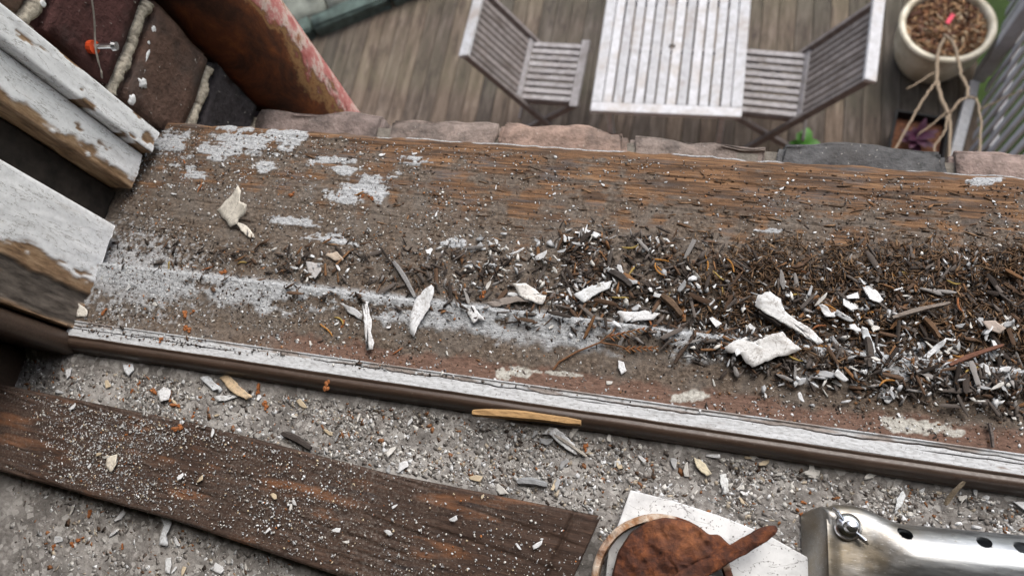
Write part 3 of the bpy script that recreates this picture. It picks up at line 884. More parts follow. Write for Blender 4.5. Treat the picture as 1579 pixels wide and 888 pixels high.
# ------------------------------------------------------------------ garden: kerb, table, chairs, pots, fence
kerb = tag(empty('garden_kerb', (P(500, 55, DECK).x, P(500, 55, DECK).y, DECK), math.radians(27.5)), 'dark mossy stone kerb and slabs at the edge of the deck', 'kerb')
for k in range(5):
    o = rough_box('kerb_stone', (-1.9 + k * 0.62, 0.0, -0.1), (-1.3 + k * 0.62, 0.13, 0.11), MAT['kerb'], kerb, 0.012, 400 + k, cuts=4, bev=0.012)
for k in range(8):
    for r in range(2):
        o = rough_box('slab', (-1.9 + k * 0.4 + r * 0.17, 0.14 + r * 0.42, -0.1), (-1.52 + k * 0.4 + r * 0.17, 0.54 + r * 0.42, 0.075 + rnd.uniform(0, 0.012)), MAT['stone'], kerb, 0.012, 420 + k * 3 + r, cuts=3, bev=0.012)

TX0, TX1, TY0 = -0.62, 0.19, 2.182
TY1 = 2.612 * 2 - TY0
tw, tl = TX1 - TX0, TY1 - TY0
table = tag(empty('garden_table', ((TX0 + TX1) / 2, (TY0 + TY1) / 2, DECK), math.radians(0.6)), 'pale weathered slatted wooden garden table on the deck', 'table')
fw = 0.058
MB().box((-tw / 2, -tl / 2, 0.712), (tw / 2, -tl / 2 + fw, 0.74)).build('frame_rail', MAT['teak_pale'], table, bevel=0.004)
MB().box((-tw / 2, tl / 2 - fw, 0.712), (tw / 2, tl / 2, 0.74)).build('frame_rail', MAT['teak_pale'], table, bevel=0.004)
for s in (-1, 1):
    MB().box((s * (tw / 2 - fw / 2) - fw / 2, -tl / 2 + fw + 0.001, 0.712), (s * (tw / 2 - fw / 2) + fw / 2, tl / 2 - fw - 0.001, 0.74)).build('frame_rail', MAT['teak_pale'], table, bevel=0.004)
ns = 12
sp = (tw - 2 * fw) / ns
for k in range(ns):
    x = -tw / 2 + fw + sp * (k + 0.5)
    w = sp * 0.41
    if k in (5, 6):      # slats cut round the parasol hole
        m_ = MB()
        s = 1 if k == 6 else -1
        hx = 0.019
        edge_x = x - s * w
        arc = [(max(0.0, 1) * s * hx * math.cos(q), hx * math.sin(q)) for q in np.linspace(-PI / 2, PI / 2, 9)]
        arc = [(max(abs(ax), abs(edge_x)) * s, ay) for ax, ay in arc]
        pts = [(edge_x, -tl / 2 + fw)] + arc + [(edge_x, tl / 2 - fw), (x + s * w, tl / 2 - fw), (x + s * w, -tl / 2 + fw)]
        if s < 0: pts = pts[::-1]
        nn = len(pts)
        m_.add([(a_, b_, 0.739) for a_, b_ in pts] + [(a_, b_, 0.716) for a_, b_ in pts], [tuple(range(nn)), tuple(range(nn, 2 * nn))[::-1]] + [(q, nn + q, nn + (q + 1) % nn, (q + 1) % nn) for q in range(nn)])
        m_.build('slat', MAT['teak_pale'], table)
    else:
        MB().box((x - w, -tl / 2 + fw + 0.0005, 0.716), (x + w, tl / 2 - fw - 0.0005, 0.739)).build('slat', MAT['teak_pale'], table, bevel=0.003)
for s in (-1, 1):
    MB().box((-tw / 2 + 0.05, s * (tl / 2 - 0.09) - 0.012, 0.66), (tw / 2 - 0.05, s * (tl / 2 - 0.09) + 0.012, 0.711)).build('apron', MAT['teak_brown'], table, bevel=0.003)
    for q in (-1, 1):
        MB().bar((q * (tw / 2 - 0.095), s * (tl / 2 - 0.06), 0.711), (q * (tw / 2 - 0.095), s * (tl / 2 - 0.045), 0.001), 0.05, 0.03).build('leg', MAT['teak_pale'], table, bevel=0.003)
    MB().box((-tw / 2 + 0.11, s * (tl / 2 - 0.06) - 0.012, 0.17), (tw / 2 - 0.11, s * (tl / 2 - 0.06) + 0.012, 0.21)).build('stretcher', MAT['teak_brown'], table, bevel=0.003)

def chair(loc, rz, label, hx=0.36, sy=1.0):
    """folding chair, front towards local +x"""
    c = tag(empty('folding_chair', loc, rz), label, 'chair', 'slatted folding chairs at the garden table')
    W = 0.225 * sy
    sb, sf, zs = -0.19, hx - 0.19, 0.45
    tx = sb - 0.235
    top, foot = Vector((tx, 0, 0.9)), Vector((sf - 0.12, 0, 0.012))
    for s in (-1, 1):
        yv = Vector((0, s * W, 0))
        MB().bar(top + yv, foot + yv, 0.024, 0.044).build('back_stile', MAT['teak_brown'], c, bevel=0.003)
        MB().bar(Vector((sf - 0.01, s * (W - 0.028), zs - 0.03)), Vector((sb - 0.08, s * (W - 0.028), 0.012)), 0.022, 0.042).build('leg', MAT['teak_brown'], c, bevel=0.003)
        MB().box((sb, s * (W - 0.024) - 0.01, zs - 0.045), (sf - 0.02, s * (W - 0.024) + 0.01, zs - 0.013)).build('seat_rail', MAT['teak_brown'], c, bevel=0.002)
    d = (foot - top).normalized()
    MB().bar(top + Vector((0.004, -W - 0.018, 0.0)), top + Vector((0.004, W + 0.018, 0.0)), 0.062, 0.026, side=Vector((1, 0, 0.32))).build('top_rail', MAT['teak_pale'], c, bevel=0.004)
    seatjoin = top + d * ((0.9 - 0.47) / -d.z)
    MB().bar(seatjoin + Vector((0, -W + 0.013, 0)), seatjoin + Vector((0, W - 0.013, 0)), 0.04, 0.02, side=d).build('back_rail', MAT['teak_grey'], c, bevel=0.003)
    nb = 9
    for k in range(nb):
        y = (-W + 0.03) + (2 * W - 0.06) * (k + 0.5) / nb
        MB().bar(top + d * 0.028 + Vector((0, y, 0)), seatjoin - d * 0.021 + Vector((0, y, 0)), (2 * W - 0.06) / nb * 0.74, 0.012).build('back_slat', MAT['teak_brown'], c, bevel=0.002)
    MB().box((sf - 0.052, -W - 0.012, zs - 0.012), (sf, W + 0.012, zs + 0.008)).build('front_rail', MAT['teak_grey'], c, bevel=0.004)
    nsl = 9
    for k in range(nsl):
        y = -W + 0.012 + (2 * W - 0.024) * (k + 0.5) / nsl
        MB().box((sb + 0.02, y - 0.0155, zs - 0.011), (sf - 0.054, y + 0.0155, zs + 0.005)).build('seat_slat', MAT['teak_grey'], c, bevel=0.002)
    MB().tube([(sb - 0.03, -W, 0.24), (sb - 0.03, W, 0.24)], 0.009, 8).build('stretcher', MAT['teak_brown'], c)
    return c
chair((-0.925, 2.615, DECK), math.radians(-1.5), 'slatted wooden folding chair left of the garden table', 0.375)
chair((0.375, 2.60, DECK), math.radians(180 - 3.5), 'slatted wooden folding chair right of the garden table', 0.43, 1.03)

# big glazed pot with dry mulch
pc = P(1462, 37, DECK + 0.35); pc.z = DECK
pot = tag(empty('plant_pot', pc), 'large round cream glazed plant pot full of dry brown mulch', 'plant pot')
MB().lathe([(0.0, 0.0), (0.17, 0.0), (0.18, 0.01), (0.215, 0.08), (0.24, 0.17), (0.247, 0.24), (0.242, 0.285), (0.246, 0.31), (0.259, 0.32), (0.264, 0.336), (0.259, 0.35), (0.245, 0.355), (0.228, 0.35), (0.222, 0.338), (0.22, 0.28), (0.214, 0.2)], 56).build('pot_body', MAT['pot'], pot, smooth=True)
r_, t_ = np.meshgrid(np.linspace(0.001, 0.2215, 26), np.arange(56) / 56 * 2 * PI, indexing='ij')
xx, yy = r_ * np.cos(t_), r_ * np.sin(t_)
me = np_mesh('mulch', np.stack([xx, yy, 0.285 + 0.03 * fbm(xx * 14, yy * 14, 4, 5)], -1).reshape(-1, 3), grid_faces(26, 56, True), None, True)
link('mulch', me, MAT['soil'], pot)

def chip_cloud(name, pos, size, aspect, thick, yaw, tilt, colr, mat, nside=6, jag=0.3, seed=0, parent=None, droop=0.0):
    """many loose chips as one mesh; per-chip colour"""
    n = len(pos)
    g_ = np.random.default_rng(seed)
    th = (np.arange(nside) / nside * 2 * PI)[None, :] + g_.uniform(-0.25, 0.25, (n, nside))
    rad = 1 + g_.uniform(-jag, jag, (n, nside))
    u = np.cos(th) * rad * size[:, None] * 0.5
    v = np.sin(th) * rad * (size * aspect)[:, None] * 0.5
    w = g_.uniform(-0.5, 0.5, (n, nside)) * thick[:, None] * 0.9
    loc = np.stack([np.concatenate([u, u * 0.93], 1), np.concatenate([v, v * 0.9], 1), np.concatenate([w + thick[:, None] * 0.5, w - thick[:, None] * 0.5], 1)], -1)
    ta, tb = g_.normal(0, 1, n) * tilt, g_.normal(0, 1, n) * tilt
    def rotm(ax, an):
        c_, s_ = np.cos(an), np.sin(an); o_, z_ = np.ones(n), np.zeros(n)
        rows = {'x': [[o_, z_, z_], [z_, c_, -s_], [z_, s_, c_]], 'y': [[c_, z_, s_], [z_, o_, z_], [-s_, z_, c_]], 'z': [[c_, -s_, z_], [s_, c_, z_], [z_, z_, o_]]}[ax]
        return np.array(rows).transpose(2, 0, 1)
    Rm = rotm('z', yaw) @ rotm('y', ta) @ rotm('x', tb)
    V = np.einsum('nij,nkj->nki', Rm, loc) + pos[:, None, :]
    base = (np.arange(n) * 2 * nside)[:, None]
    topf = base + np.arange(nside)[None, :]
    botf = base + nside + np.arange(nside)[None, ::-1]
    k = np.arange(nside); k2 = (k + 1) % nside
    q = np.stack([k + nside, k2 + nside, k2, k], -1)
    sides = (base[:, None, :] + q[None]).reshape(-1, 4)
    C = np.repeat(colr, 2 * nside, 0)
    me = np_mesh(name, V.reshape(-1, 3), [topf, botf, sides], {'Col': C})
    return link(name, me, mat, parent)

def pick(pal, n, g_, var=0.25):
    pal = np.array(pal, float)
    w = pal[:, 3] / pal[:, 3].sum()
    i = g_.choice(len(pal), n, p=w)
    c_ = pal[i, :3] * (1 + g_.uniform(-var, var, (n, 1)))
    return np.clip(c_, 0.003, 0.9)

g_ = np.random.default_rng(5)
n = 900
rr_ = 0.212 * np.sqrt(g_.random(n)); tt_ = g_.random(n) * 2 * PI
ps = np.stack([rr_ * np.cos(tt_), rr_ * np.sin(tt_), 0.304 + g_.random(n) * 0.02], 1)
tag(chip_cloud('dry_litter', ps, g_.uniform(0.02, 0.09, n), g_.uniform(0.06, 0.3, n), np.full(n, 0.0025), g_.random(n) * 6.3, 0.4,
    pick([(0.25, 0.12, 0.06, 3), (0.38, 0.24, 0.13, 3), (0.14, 0.07, 0.05, 3), (0.46, 0.36, 0.24, 1.2)], n, g_), MAT['chips'], parent=pot), kind='stuff')
pl = P(1464, 31, DECK + 0.335)
tag(MB().bar(pl + Vector((-0.012, -0.025, 0)), pl + Vector((0.016, 0.03, 0.012)), 0.024, 0.003, side=Vector((1, 0, 0))).build('plant_tag', MAT['tag_pink']), 'small bright pink plant tag lying on the mulch of the big pot', 'plant tag')

shrub = tag(empty('bare_shrub', (pc.x, pc.y, DECK + 0.3)), 'leafless pale twiggy shrub arching out of the cream pot', 'shrub')
so = Vector((pc.x, pc.y, DECK + 0.3))
def branch(pts, r0, r1, name='branch'):
    w = [P(a_, b_, DECK + h_) - so for a_, b_, h_ in pts]
    fine = []
    for i in range(len(w) - 1):
        p0, p1, p2, p3 = w[max(i - 1, 0)], w[i], w[i + 1], w[min(i + 2, len(w) - 1)]
        for s in range(5):
            t_ = s / 5
            fine.append(0.5 * ((2 * p1) + (p2 - p0) * t_ + (2 * p0 - 5 * p1 + 4 * p2 - p3) * t_ ** 2 + (3 * p1 - p0 - 3 * p2 + p3) * t_ ** 3))
    fine.append(w[-1])
    fine = [p + Vector((rnd.uniform(-1, 1), rnd.uniform(-1, 1), 0)) * 0.0025 for p in fine]
    rad = [0.78 * (r0 + (r1 - r0) * k / (len(fine) - 1)) * rnd.uniform(0.88, 1.14) for k in range(len(fine))]
    MB().tube(fine, rad, 7).build(name, MAT['twig'], shrub, smooth=True)
branch([(1458, 56, 0.31), (1449, 75, 0.62), (1445, 100, 0.8), (1446, 130, 0.95), (1453, 155, 1.05), (1463, 177, 1.12)], 0.0115, 0.0105)
branch([(1456, 54, 0.31), (1470, 66, 0.6), (1478, 95, 0.82), (1483, 118, 0.95), (1492, 135, 1.02), (1492, 150, 1.08)], 0.0115, 0.0085)
branch([(1492, 150, 1.08), (1478, 158, 1.12), (1468, 170, 1.13), (1463, 177, 1.12)], 0.007, 0.007)
branch([(1492, 150, 1.08), (1505, 153, 1.12), (1510, 170, 1.2), (1513, 195, 1.3), (1509, 245, 1.5)], 0.0075, 0.005)
branch([(1463, 177, 1.12), (1465, 200, 1.22), (1463, 250, 1.4)], 0.009, 0.006)
branch([(1461, 180, 1.13), (1456, 205, 1.25), (1442, 225, 1.3), (1441, 250, 1.4)], 0.006, 0.004)
branch([(1445, 125, 0.94), (1432, 142, 1.0), (1415, 168, 1.05), (1402, 192, 1.1), (1376, 238, 1.2)], 0.008, 0.005)
branch([(1445, 110, 0.85), (1420, 125, 0.9), (1398, 138, 0.92)], 0.006, 0.004)
branch([(1461, 172, 1.1), (1440, 190, 1.12), (1415, 208, 1.15)], 0.0055, 0.003)
branch([(1510, 170, 1.2), (1540, 155, 1.25), (1575, 140, 1.3)], 0.005, 0.003)

# black square planter with a dark purple plant
bpc = P(1416, 212, DECK + 0.2); bpc.z = DECK
planter = tag(empty('square_planter', bpc, math.radians(-8)), 'small black square planter with rusty soil beside the big pot', 'planter')
m_ = MB(); w0_, w1_ = 0.115, 0.15
ring = lambda w, z: [(-w, -w, z), (w, -w, z), (w, w, z), (-w, w, z)]
m_.add(ring(w0_, 0) + ring(w1_, 0.22) + ring(w1_ - 0.016, 0.22) + ring(w1_ - 0.03, 0.14), [(3, 2, 1, 0)] + [(b0 + k, b0 + (k + 1) % 4, b0 + 4 + (k + 1) % 4, b0 + 4 + k) for b0 in (0, 4, 8) for k in range(4)])
m_.build('planter_body', MAT['dark_pot'], planter, bevel=0.003)
simple('rust_soil', (0.11, 0.048, 0.026), 0.95, scale=60, var=0.6)
MB().box((-0.13, -0.13, 0.12), (0.13, 0.13, 0.165)).build('planter_soil', MAT['rust_soil'], planter)
def leaf_mesh(name, L, W, m, parent, base, dirv, curl=0.25):
    d = Vector(dirv).normalized(); s = d.cross(Vector((0, 0, 1)))
    if s.length < 1e-3: s = Vector((1, 0, 0))
    s.normalize(); nrm = s.cross(d)
    vs, nn = [], 7
    for k in range(nn):
        t_ = k / (nn - 1)
        w = W * math.sin(PI * min(1, t_ * 0.93 + 0.05)) ** 0.8 * 0.5
        c_ = Vector(base) + d * (L * t_) - nrm * (curl * L * t_ * t_)
        vs += [c_ - s * w + nrm * w * 0.25, c_, c_ + s * w + nrm * w * 0.25]
    fs = [(3 * k + j, 3 * k + j + 1, 3 * k + j + 4, 3 * k + j + 3) for k in range(nn - 1) for j in (0, 1)]
    b_ = MB(); b_.add(vs, fs)
    return b_.build(name, m, parent, smooth=True)
pp = tag(empty('purple_plant', (bpc.x - 0.02, bpc.y - 0.03, DECK + 0.16)), 'dark purple leafy plant growing in the black square planter', 'plant')
for k in range(14):
    t_ = k * 2.4
    leaf_mesh('leaf', 0.075 + 0.02 * (k % 3), 0.045, MAT['purple_leaf'], pp, (0, 0, 0.03 + 0.004 * k), (math.cos(t_), math.sin(t_), 0.5 + 0.05 * k), 0.3)
MB().tube([(0, 0, -0.02), (0.0, 0.0, 0.09)], 0.006, 6).build('stem', MAT['purple_leaf'], pp)

# bright green seedling by the right chair
lp = P(1238, 220, DECK + 0.22)
gp = tag(empty('green_plant', (lp.x, lp.y, DECK)), 'bright green leafy plant standing behind the brick ledge near the right chair', 'plant')
MB().tube([(0, 0, 0), (0.004, -0.003, 0.12), (0, 0, 0.2)], [0.005, 0.004, 0.003], 6).build('stem', MAT['leaf'], gp)
for k, (dx, dy, dz, L, W) in enumerate(((0.25, 1, 0.25, 0.13, 0.085), (1, 0.2, 0.35, 0.1, 0.07), (-1, 0.1, 0.3, 0.07, 0.05), (0.1, -1, 0.3, 0.1, 0.07), (-0.5, 0.8, 0.6, 0.07, 0.05))):
    leaf_mesh('leaf', L, W, MAT['leaf'], gp, (0, 0, 0.17 + 0.01 * k), (dx, dy, dz), 0.25)

# picket fence along the right of the deck
f0, f1 = P(1503, 150, DECK), P(1478, 245, DECK)
fd = (f0 - f1).normalized()
fence = tag(empty('picket_fence', f0, math.atan2(fd.y, fd.x) - PI / 2), 'grey upright slat fence along the right side of the deck', 'fence')
slat_me = None
for k in range(-11, 12):
    y = k * 0.112 + 0.03
    if slat_me is None:
        o = MB().box((0.0, -0.026, 0.06), (0.014, 0.026, 1.45)).build('slat', MAT['fence'], fence, bevel=0.003); slat_me = o.data
    else:
        o = link('slat', slat_me, None, fence)
    o.location = (0.03, y, 0)
for z in (0.3, 1.2):
    MB().box((0.052, -1.25, z), (0.085, 1.35, z + 0.06)).build('rail', MAT['fence'], fence, bevel=0.004)
for y in (-1.2, 0.155, 1.3):
    MB().box((-0.035, y - 0.05, 0.0), (0.028, y + 0.05, 1.55)).build('post', MAT['fence'], fence, bevel=0.006)
kb = tag(empty('kick_board', f0, math.atan2(fd.y, fd.x) - PI / 2), 'flaky white painted board standing at the foot of the grey fence', 'board')
MB().box((-0.06, -0.75, 0.001), (-0.002, -0.04, 0.05)).build('board_plank', MAT['offcut'], kb, bevel=0.004)
MB().box((-0.058, -0.036, 0.001), (-0.004, 0.07, 0.06)).build('grey_end', MAT['fence'], kb, bevel=0.004)

# green bush beyond the fence
bush = tag(empty('bush', (2.35, 3.1, DECK - 0.2)), 'dense green bush growing behind the grey slat fence', 'bush')
nb_ = 5200
cc = g_.normal(0, 1, (nb_, 3)); cc /= np.linalg.norm(cc, axis=1)[:, None]
cc *= (g_.random(nb_)[:, None] ** 0.4)
cc = cc * np.array([0.5, 1.5, 0.75]) + np.array([0, 0, 0.85])
keep = fbm(cc[:, 0] * 4 + cc[:, 2] * 3, cc[:, 1] * 4, 3, 6) > 0.4
cc = cc[keep]; nb_ = len(cc)
tag(chip_cloud('foliage', cc, g_.uniform(0.03, 0.07, nb_), np.full(nb_, 0.5), np.full(nb_, 0.0015), g_.random(nb_) * 6.3, 0.8, pick([(0.05, 0.13, 0.02, 3), (0.09, 0.2, 0.03, 2), (0.03, 0.08, 0.015, 2)], nb_, g_), MAT['chips'], parent=bush), kind='stuff')
for k in range(5):
    MB().tube([(0.05 * k - 0.1, 0.5 * k - 1, 0), (0.06 * k - 0.15, 0.5 * k - 1.02, 0.6), (0.1 * k - 0.2, 0.55 * k - 1.1, 1.2)], [0.02, 0.014, 0.006], 6).build('stem', MAT['twig'], bush)

# ------------------------------------------------------------------ loose plank on the window board
plank = tag(empty('loose_plank', (-0.24, -0.01, 0)), 'loose dark brown wooden plank speckled with paint dust on the window board', 'plank')
PZ = 0.018
top_pts = [P(a_, b_, PZ) for a_, b_ in ((-60, 577), (0, 592), (300, 652), (600, 730), (925, 795))]
bot_pts = [P(a_, b_, PZ) for a_, b_ in ((-60, 706), (0, 726), (260, 800), (520, 888), (860, 955))]
tx_, ty_ = [p.x for p in top_pts], [p.y for p in top_pts]
bx_, by_ = [p.x for p in bot_pts], [p.y for p in bot_pts]
XE_T, XE_B = P(925, 795, PZ).x, P(855, 945, PZ).x
nu, nv = 560, 84
U, W_ = np.meshgrid(np.linspace(0, 1, nu), np.linspace(0, 1, nv), indexing='ij')
xa = -0.472 + (XE_T + 0.472) * U
xb2 = -0.458 + (XE_B + 0.458) * U
Xp = xa * (1 - W_) + xb2 * W_
Yp = np.interp(Xp, tx_, ty_) * (1 - W_) + np.interp(Xp, bx_, by_) * W_
GX = P(885, 790, PZ).x - XE_T
gr = Xp - (XE_T * (1 - W_) + XE_B * W_) - GX       # >0 on the rebated end
Zp = PZ + 0.0009 * (fbm(Xp * 12, Yp * 330 + Xp * 40, 4, 131) - 0.5) - 0.0007 * sstep(0.36, 0.3, fbm(Xp * 13, Yp * 300 + Xp * 40, 3, 133)) + 0.0014 * np.sin(Xp * 9) + 0.0006 * (fbm(Xp * 300, Yp * 300, 3, 135) - 0.5)
Zp -= 0.004 * sstep(-0.0006, 0.0006, gr) + 0.002 * sstep(0.0022, 0.0, np.abs(gr))
edge = np.minimum(W_, 1 - W_) * nv
Zp -= 0.0012 * np.clip(1.5 - edge, 0, 1.5)
PLX, PLY, PLZ = Xp.copy(), Yp.copy(), Zp.copy()
poff = Vector((0.24, 0.01, 0))
v_top = np.stack([Xp, Yp, Zp], -1).reshape(-1, 3)
bo = v_top.copy(); bo[:, 2] = 0.0085
idx = np.arange(nu * nv).reshape(nu, nv)
loop = np.concatenate([idx[:, 0], idx[-1, 1:], idx[-2::-1, -1], idx[0, -2:0:-1]])
N0 = nu * nv
l2 = np.roll(loop, -1)
sides = np.stack([loop, l2, l2 + N0, loop + N0], -1)[:, ::-1]
me = np_mesh('plank_timber', np.concatenate([v_top, bo]), [grid_faces(nu, nv, flip=True), (loop + N0)[None, :], sides], None, False)
o = link('plank_timber', me, MAT['plank'], plank); o.location = poff
MB().box((-0.4, -0.03, -0.001), (-0.37, 0.012, 0.0088)).build('packing_block', MAT['plank'], plank).location = poff
MB().box((-0.09, -0.04, -0.001), (-0.06, -0.005, 0.0088)).build('packing_block', MAT['plank'], plank).location = poff

def plank_z(x, y):
    yt, yb = np.interp(x, tx_, ty_), np.interp(x, bx_, by_)
    xe = np.interp(y, [P(855, 945, PZ).y, ty_[-1]], [XE_B, XE_T])
    inside = (y < yt - 0.0005) & (y > yb + 0.0005) & (x < xe)
    return inside

# ------------------------------------------------------------------ white painted offcut, rusty disc, steel tube
oc = [P(a_, b_, 0.008) for a_, b_ in ((972, 755), (1040, 772), (1110, 795), (1180, 822), (1262, 868), (1300, 960), (925, 960), (938, 850))]
oco = P(1090, 850, 0.0)
offcut = tag(empty('painted_offcut', oco), 'white painted board offcut under the rusty disc', 'board')
m_ = MB(); nn = len(oc)
m_.add([(p.x - oco.x, p.y - oco.y, 0.008) for p in oc] + [(p.x - oco.x, p.y - oco.y, 0.0) for p in oc], [tuple(range(nn))[::-1], tuple(range(nn, 2 * nn))] + [(k, (k + 1) % nn, nn + (k + 1) % nn, nn + k) for k in range(nn)])
m_.build('offcut_body', MAT['offcut'], offcut, bevel=0.0007)

dc = P(1020, 905, 0.012)
disc = tag(empty('rusty_disc', dc), 'thick rusty iron disc with a bar lying on the white offcut', 'rusty disc')
def dz_(p): return (p.x - dc.x, p.y - dc.y)
R_out = (P(915, 872, 0.012) - dc).length
# cupped rim
prof = [(R_out * 0.90, 0.0085), (R_out * 0.965, 0.0085), (R_out, 0.007), (R_out * 1.0, 0.001), (R_out * 0.97, -0.002), (R_out * 0.9, -0.002), (R_out * 0.88, 0.002)]
nph = 90
th = np.arange(nph) / nph * 2 * PI
pr = np.array(prof)
rad = pr[:, 0][:, None] * (1 + 0.02 * (fbm(np.cos(th) * 3 + 9, np.sin(th) * 3 + 9, 4, 7) - 0.5)[None, :])
zz_ = np.repeat(pr[:, 1][:, None], nph, 1) + 0.0008 * (fbm(np.cos(th) * 12 + 20, np.sin(th) * 12 + 20, 3, 8) - 0.5)[None, :]
vv = np.stack([rad * np.cos(th), rad * np.sin(th), zz_], -1).reshape(-1, 3)
crm = np.repeat(np.clip(fbm(np.cos(th) * 4 + 3, np.sin(th) * 4, 4, 9) + 0.12 * np.cos(th - 2.9), 0, 1)[None, :], len(prof), 0)
me = np_mesh('rim', vv, grid_faces(len(prof), nph, True), {'cream': crm.ravel()}, True)
link('rim', me, MAT['rust'], disc)
# inner plate: domed, straight along the bar
ol = [(940, 930), (944, 885), (953, 850), (972, 821), (998, 803), (1024, 797), (1052, 801), (1076, 812), (1093, 824), (1108, 823), (1118, 833), (1132, 845), (1108, 858), (1080, 874), (1050, 892), (1020, 930)]
op = np.array([[P(a_, b_, 0.016).x - dc.x, P(a_, b_, 0.016).y - dc.y] for a_, b_ in ol])
cl_ = np.concatenate([[0], np.cumsum(np.linalg.norm(np.roll(op, -1, 0) - op, axis=1))])
tt = np.linspace(0, cl_[-1], 161)[:-1]
opc = np.concatenate([op, op[:1]])
bx0, by0 = np.interp(tt, cl_, opc[:, 0]), np.interp(tt, cl_, opc[:, 1])
for _ in range(2):
    bx0 = (np.roll(bx0, 1) + 2 * bx0 + np.roll(bx0, -1)) / 4; by0 = (np.roll(by0, 1) + 2 * by0 + np.roll(by0, -1)) / 4
cxp, cyp = P(1030, 862, 0.016).x - dc.x, P(1030, 862, 0.016).y - dc.y
r_ = np.linspace(0, 1, 50)[:, None]
xd, yd = cxp + (bx0[None, :] - cxp) * r_, cyp + (by0[None, :] - cyp) * r_
rr_ = np.repeat(r_, 160, 1)
zd = 0.0172 - 0.0035 * rr_ ** 2 + 0.0026 * (fbm(xd * 120 + 9, yd * 120 + 9, 5, 10) - 0.5) + 0.0014 * sstep(0.5, 0.6, fbm(xd * 50 + 5, yd * 50 + 5, 3, 16)) - 0.008 * sstep(0.955, 1.0, rr_)
me = np_mesh('disc_plate', np.stack([xd, yd, zd], -1).reshape(-1, 3), grid_faces(50, 160, True, flip=True), {'cream': np.zeros(xd.size)}, True)
link('disc_plate', me, MAT['rust'], disc)
a0, a1 = P(1028, 905, 0.016), P(1194, 813, 0.016)
nb_ = 26
tv_ = []
for k in range(nb_):
    u = k / (nb_ - 1)
    c0 = Vector((*dz_(a0), 0.0165)).lerp(Vector((*dz_(a1), 0.0125)), u)
    dv_ = (Vector((*dz_(a1), 0)) - Vector((*dz_(a0), 0))).normalized(); sv_ = Vector((-dv_.y, dv_.x, 0))
    for q in range(12):
        an = q / 12 * 2 * PI
        rr0 = (0.0046 - 0.001 * u) * (1.0 if u < 0.9 else 1.0 - 5 * (u - 0.9)) * (0.8 + 0.4 * float(fbm(u * 22, an * 1.3, 4, 19))) * (0.6 if k in (0, nb_ - 1) else 1)
        ca_, sa_ = math.cos(an), math.sin(an)
        tv_.append(c0 + sv_ * (rr0 * math.copysign(abs(ca_) ** 0.5, ca_)) + Vector((0, 0, rr0 * 0.6 * math.copysign(abs(sa_) ** 0.5, sa_))))
gfb = grid_faces(nb_, 12, True)
me = np_mesh('bar', np.array([tuple(v) for v in tv_]), [gfb, np.arange(12)[None, :], (np.arange(12) + 12 * (nb_ - 1))[None, ::-1]], {'cream': np.zeros(len(tv_))}, True)
link('bar', me, MAT['rust'], disc)

tool = tag(empty('steel_tube', P(1400, 850, 0.0)), 'shiny steel tube with round holes and wing nut at its flattened end', 'metal tube')
to = P(1400, 850, 0.0)
A0 = P(1272, 847, 0.018); A1 = P(1700, 890, 0.018)
ax = (A1 - A0); L_ = ax.length; ax.normalize()
sx = Vector((-ax.y, ax.x, 0))
nu, nv = 520, 220
U, V_ = np.meshgrid(np.linspace(0, 1, nu), np.arange(nv) / nv * 2 * PI, indexing='ij')
dist = U * L_
hole_list = []
keep = np.ones((nu, nv), bool)
TR = 0.0165
for a_, b_ in ((1398, 823), (1520, 835), (1577, 843), (1640, 850), (1700, 858)):
    rel = P(a_, b_, 0.031) - A0
    hu = rel.dot(ax)
    ang = math.acos(max(-1, min(1, rel.dot(sx) / TR)))
    hole_list.append((hu, ang))
    du, dv = dist - hu, (V_ - ang) * TR
    rr2 = np.sqrt(du ** 2 + dv ** 2)
    hr = 0.0035
    near = (rr2 < hr + 0.00025) & (rr2 > hr - 0.00062) & (rr2 > 1e-6)
    sc = np.where(near, hr / np.maximum(rr2, 1e-6), 1.0)
    keep &= ~((rr2 < hr) & ~near)
    dist = np.where(near, hu + du * sc, dist)
    V_ = np.where(near, ang + dv * sc / TR, V_)
k_ = sstep(0.014, 0.040, dist)              # 0 boxy flattened end, 1 round tube
hw = 0.0235 * (1 - k_) + TR * k_
hh = 0.0125 * (1 - k_) + TR * k_
pw = 0.55 * (1 - k_) + 1.0 * k_
cs, sn = np.cos(V_), np.sin(V_)
endr = sstep(0.0, 0.007, dist)
yy_ = hw * np.sign(cs) * np.abs(cs) ** pw * (0.9 + 0.1 * endr)
zz_ = hh * np.sign(sn) * np.abs(sn) ** pw * (0.9 + 0.1 * endr)
skew = 0.0
lx = dist + skew
cen = 0.0145 + 0.0025 * k_
Xt = A0.x - to.x + ax.x * lx + sx.x * yy_
Yt = A0.y - to.y + ax.y * lx + sx.y * yy_
Zt = cen + zz_ + 0.0002 + 0.0004 * (1 - k_) * (fbm(dist * 120, V_ * 3, 3, 15) - 0.5)
gf = grid_faces(nu, nv, True)
gf = gf[keep.ravel()[gf].all(1)]
stain = 1.25 * sstep(0.07, 0.012, dist) * (0.5 + 0.6 * fbm(dist * 60, V_ * 2, 3, 14))
me = np_mesh('tube_body', np.stack([Xt, Yt, Zt], -1).reshape(-1, 3), gf, {'stain': stain.ravel()}, True)
tb_ = link('tube_body', me, MAT['steel'], tool)
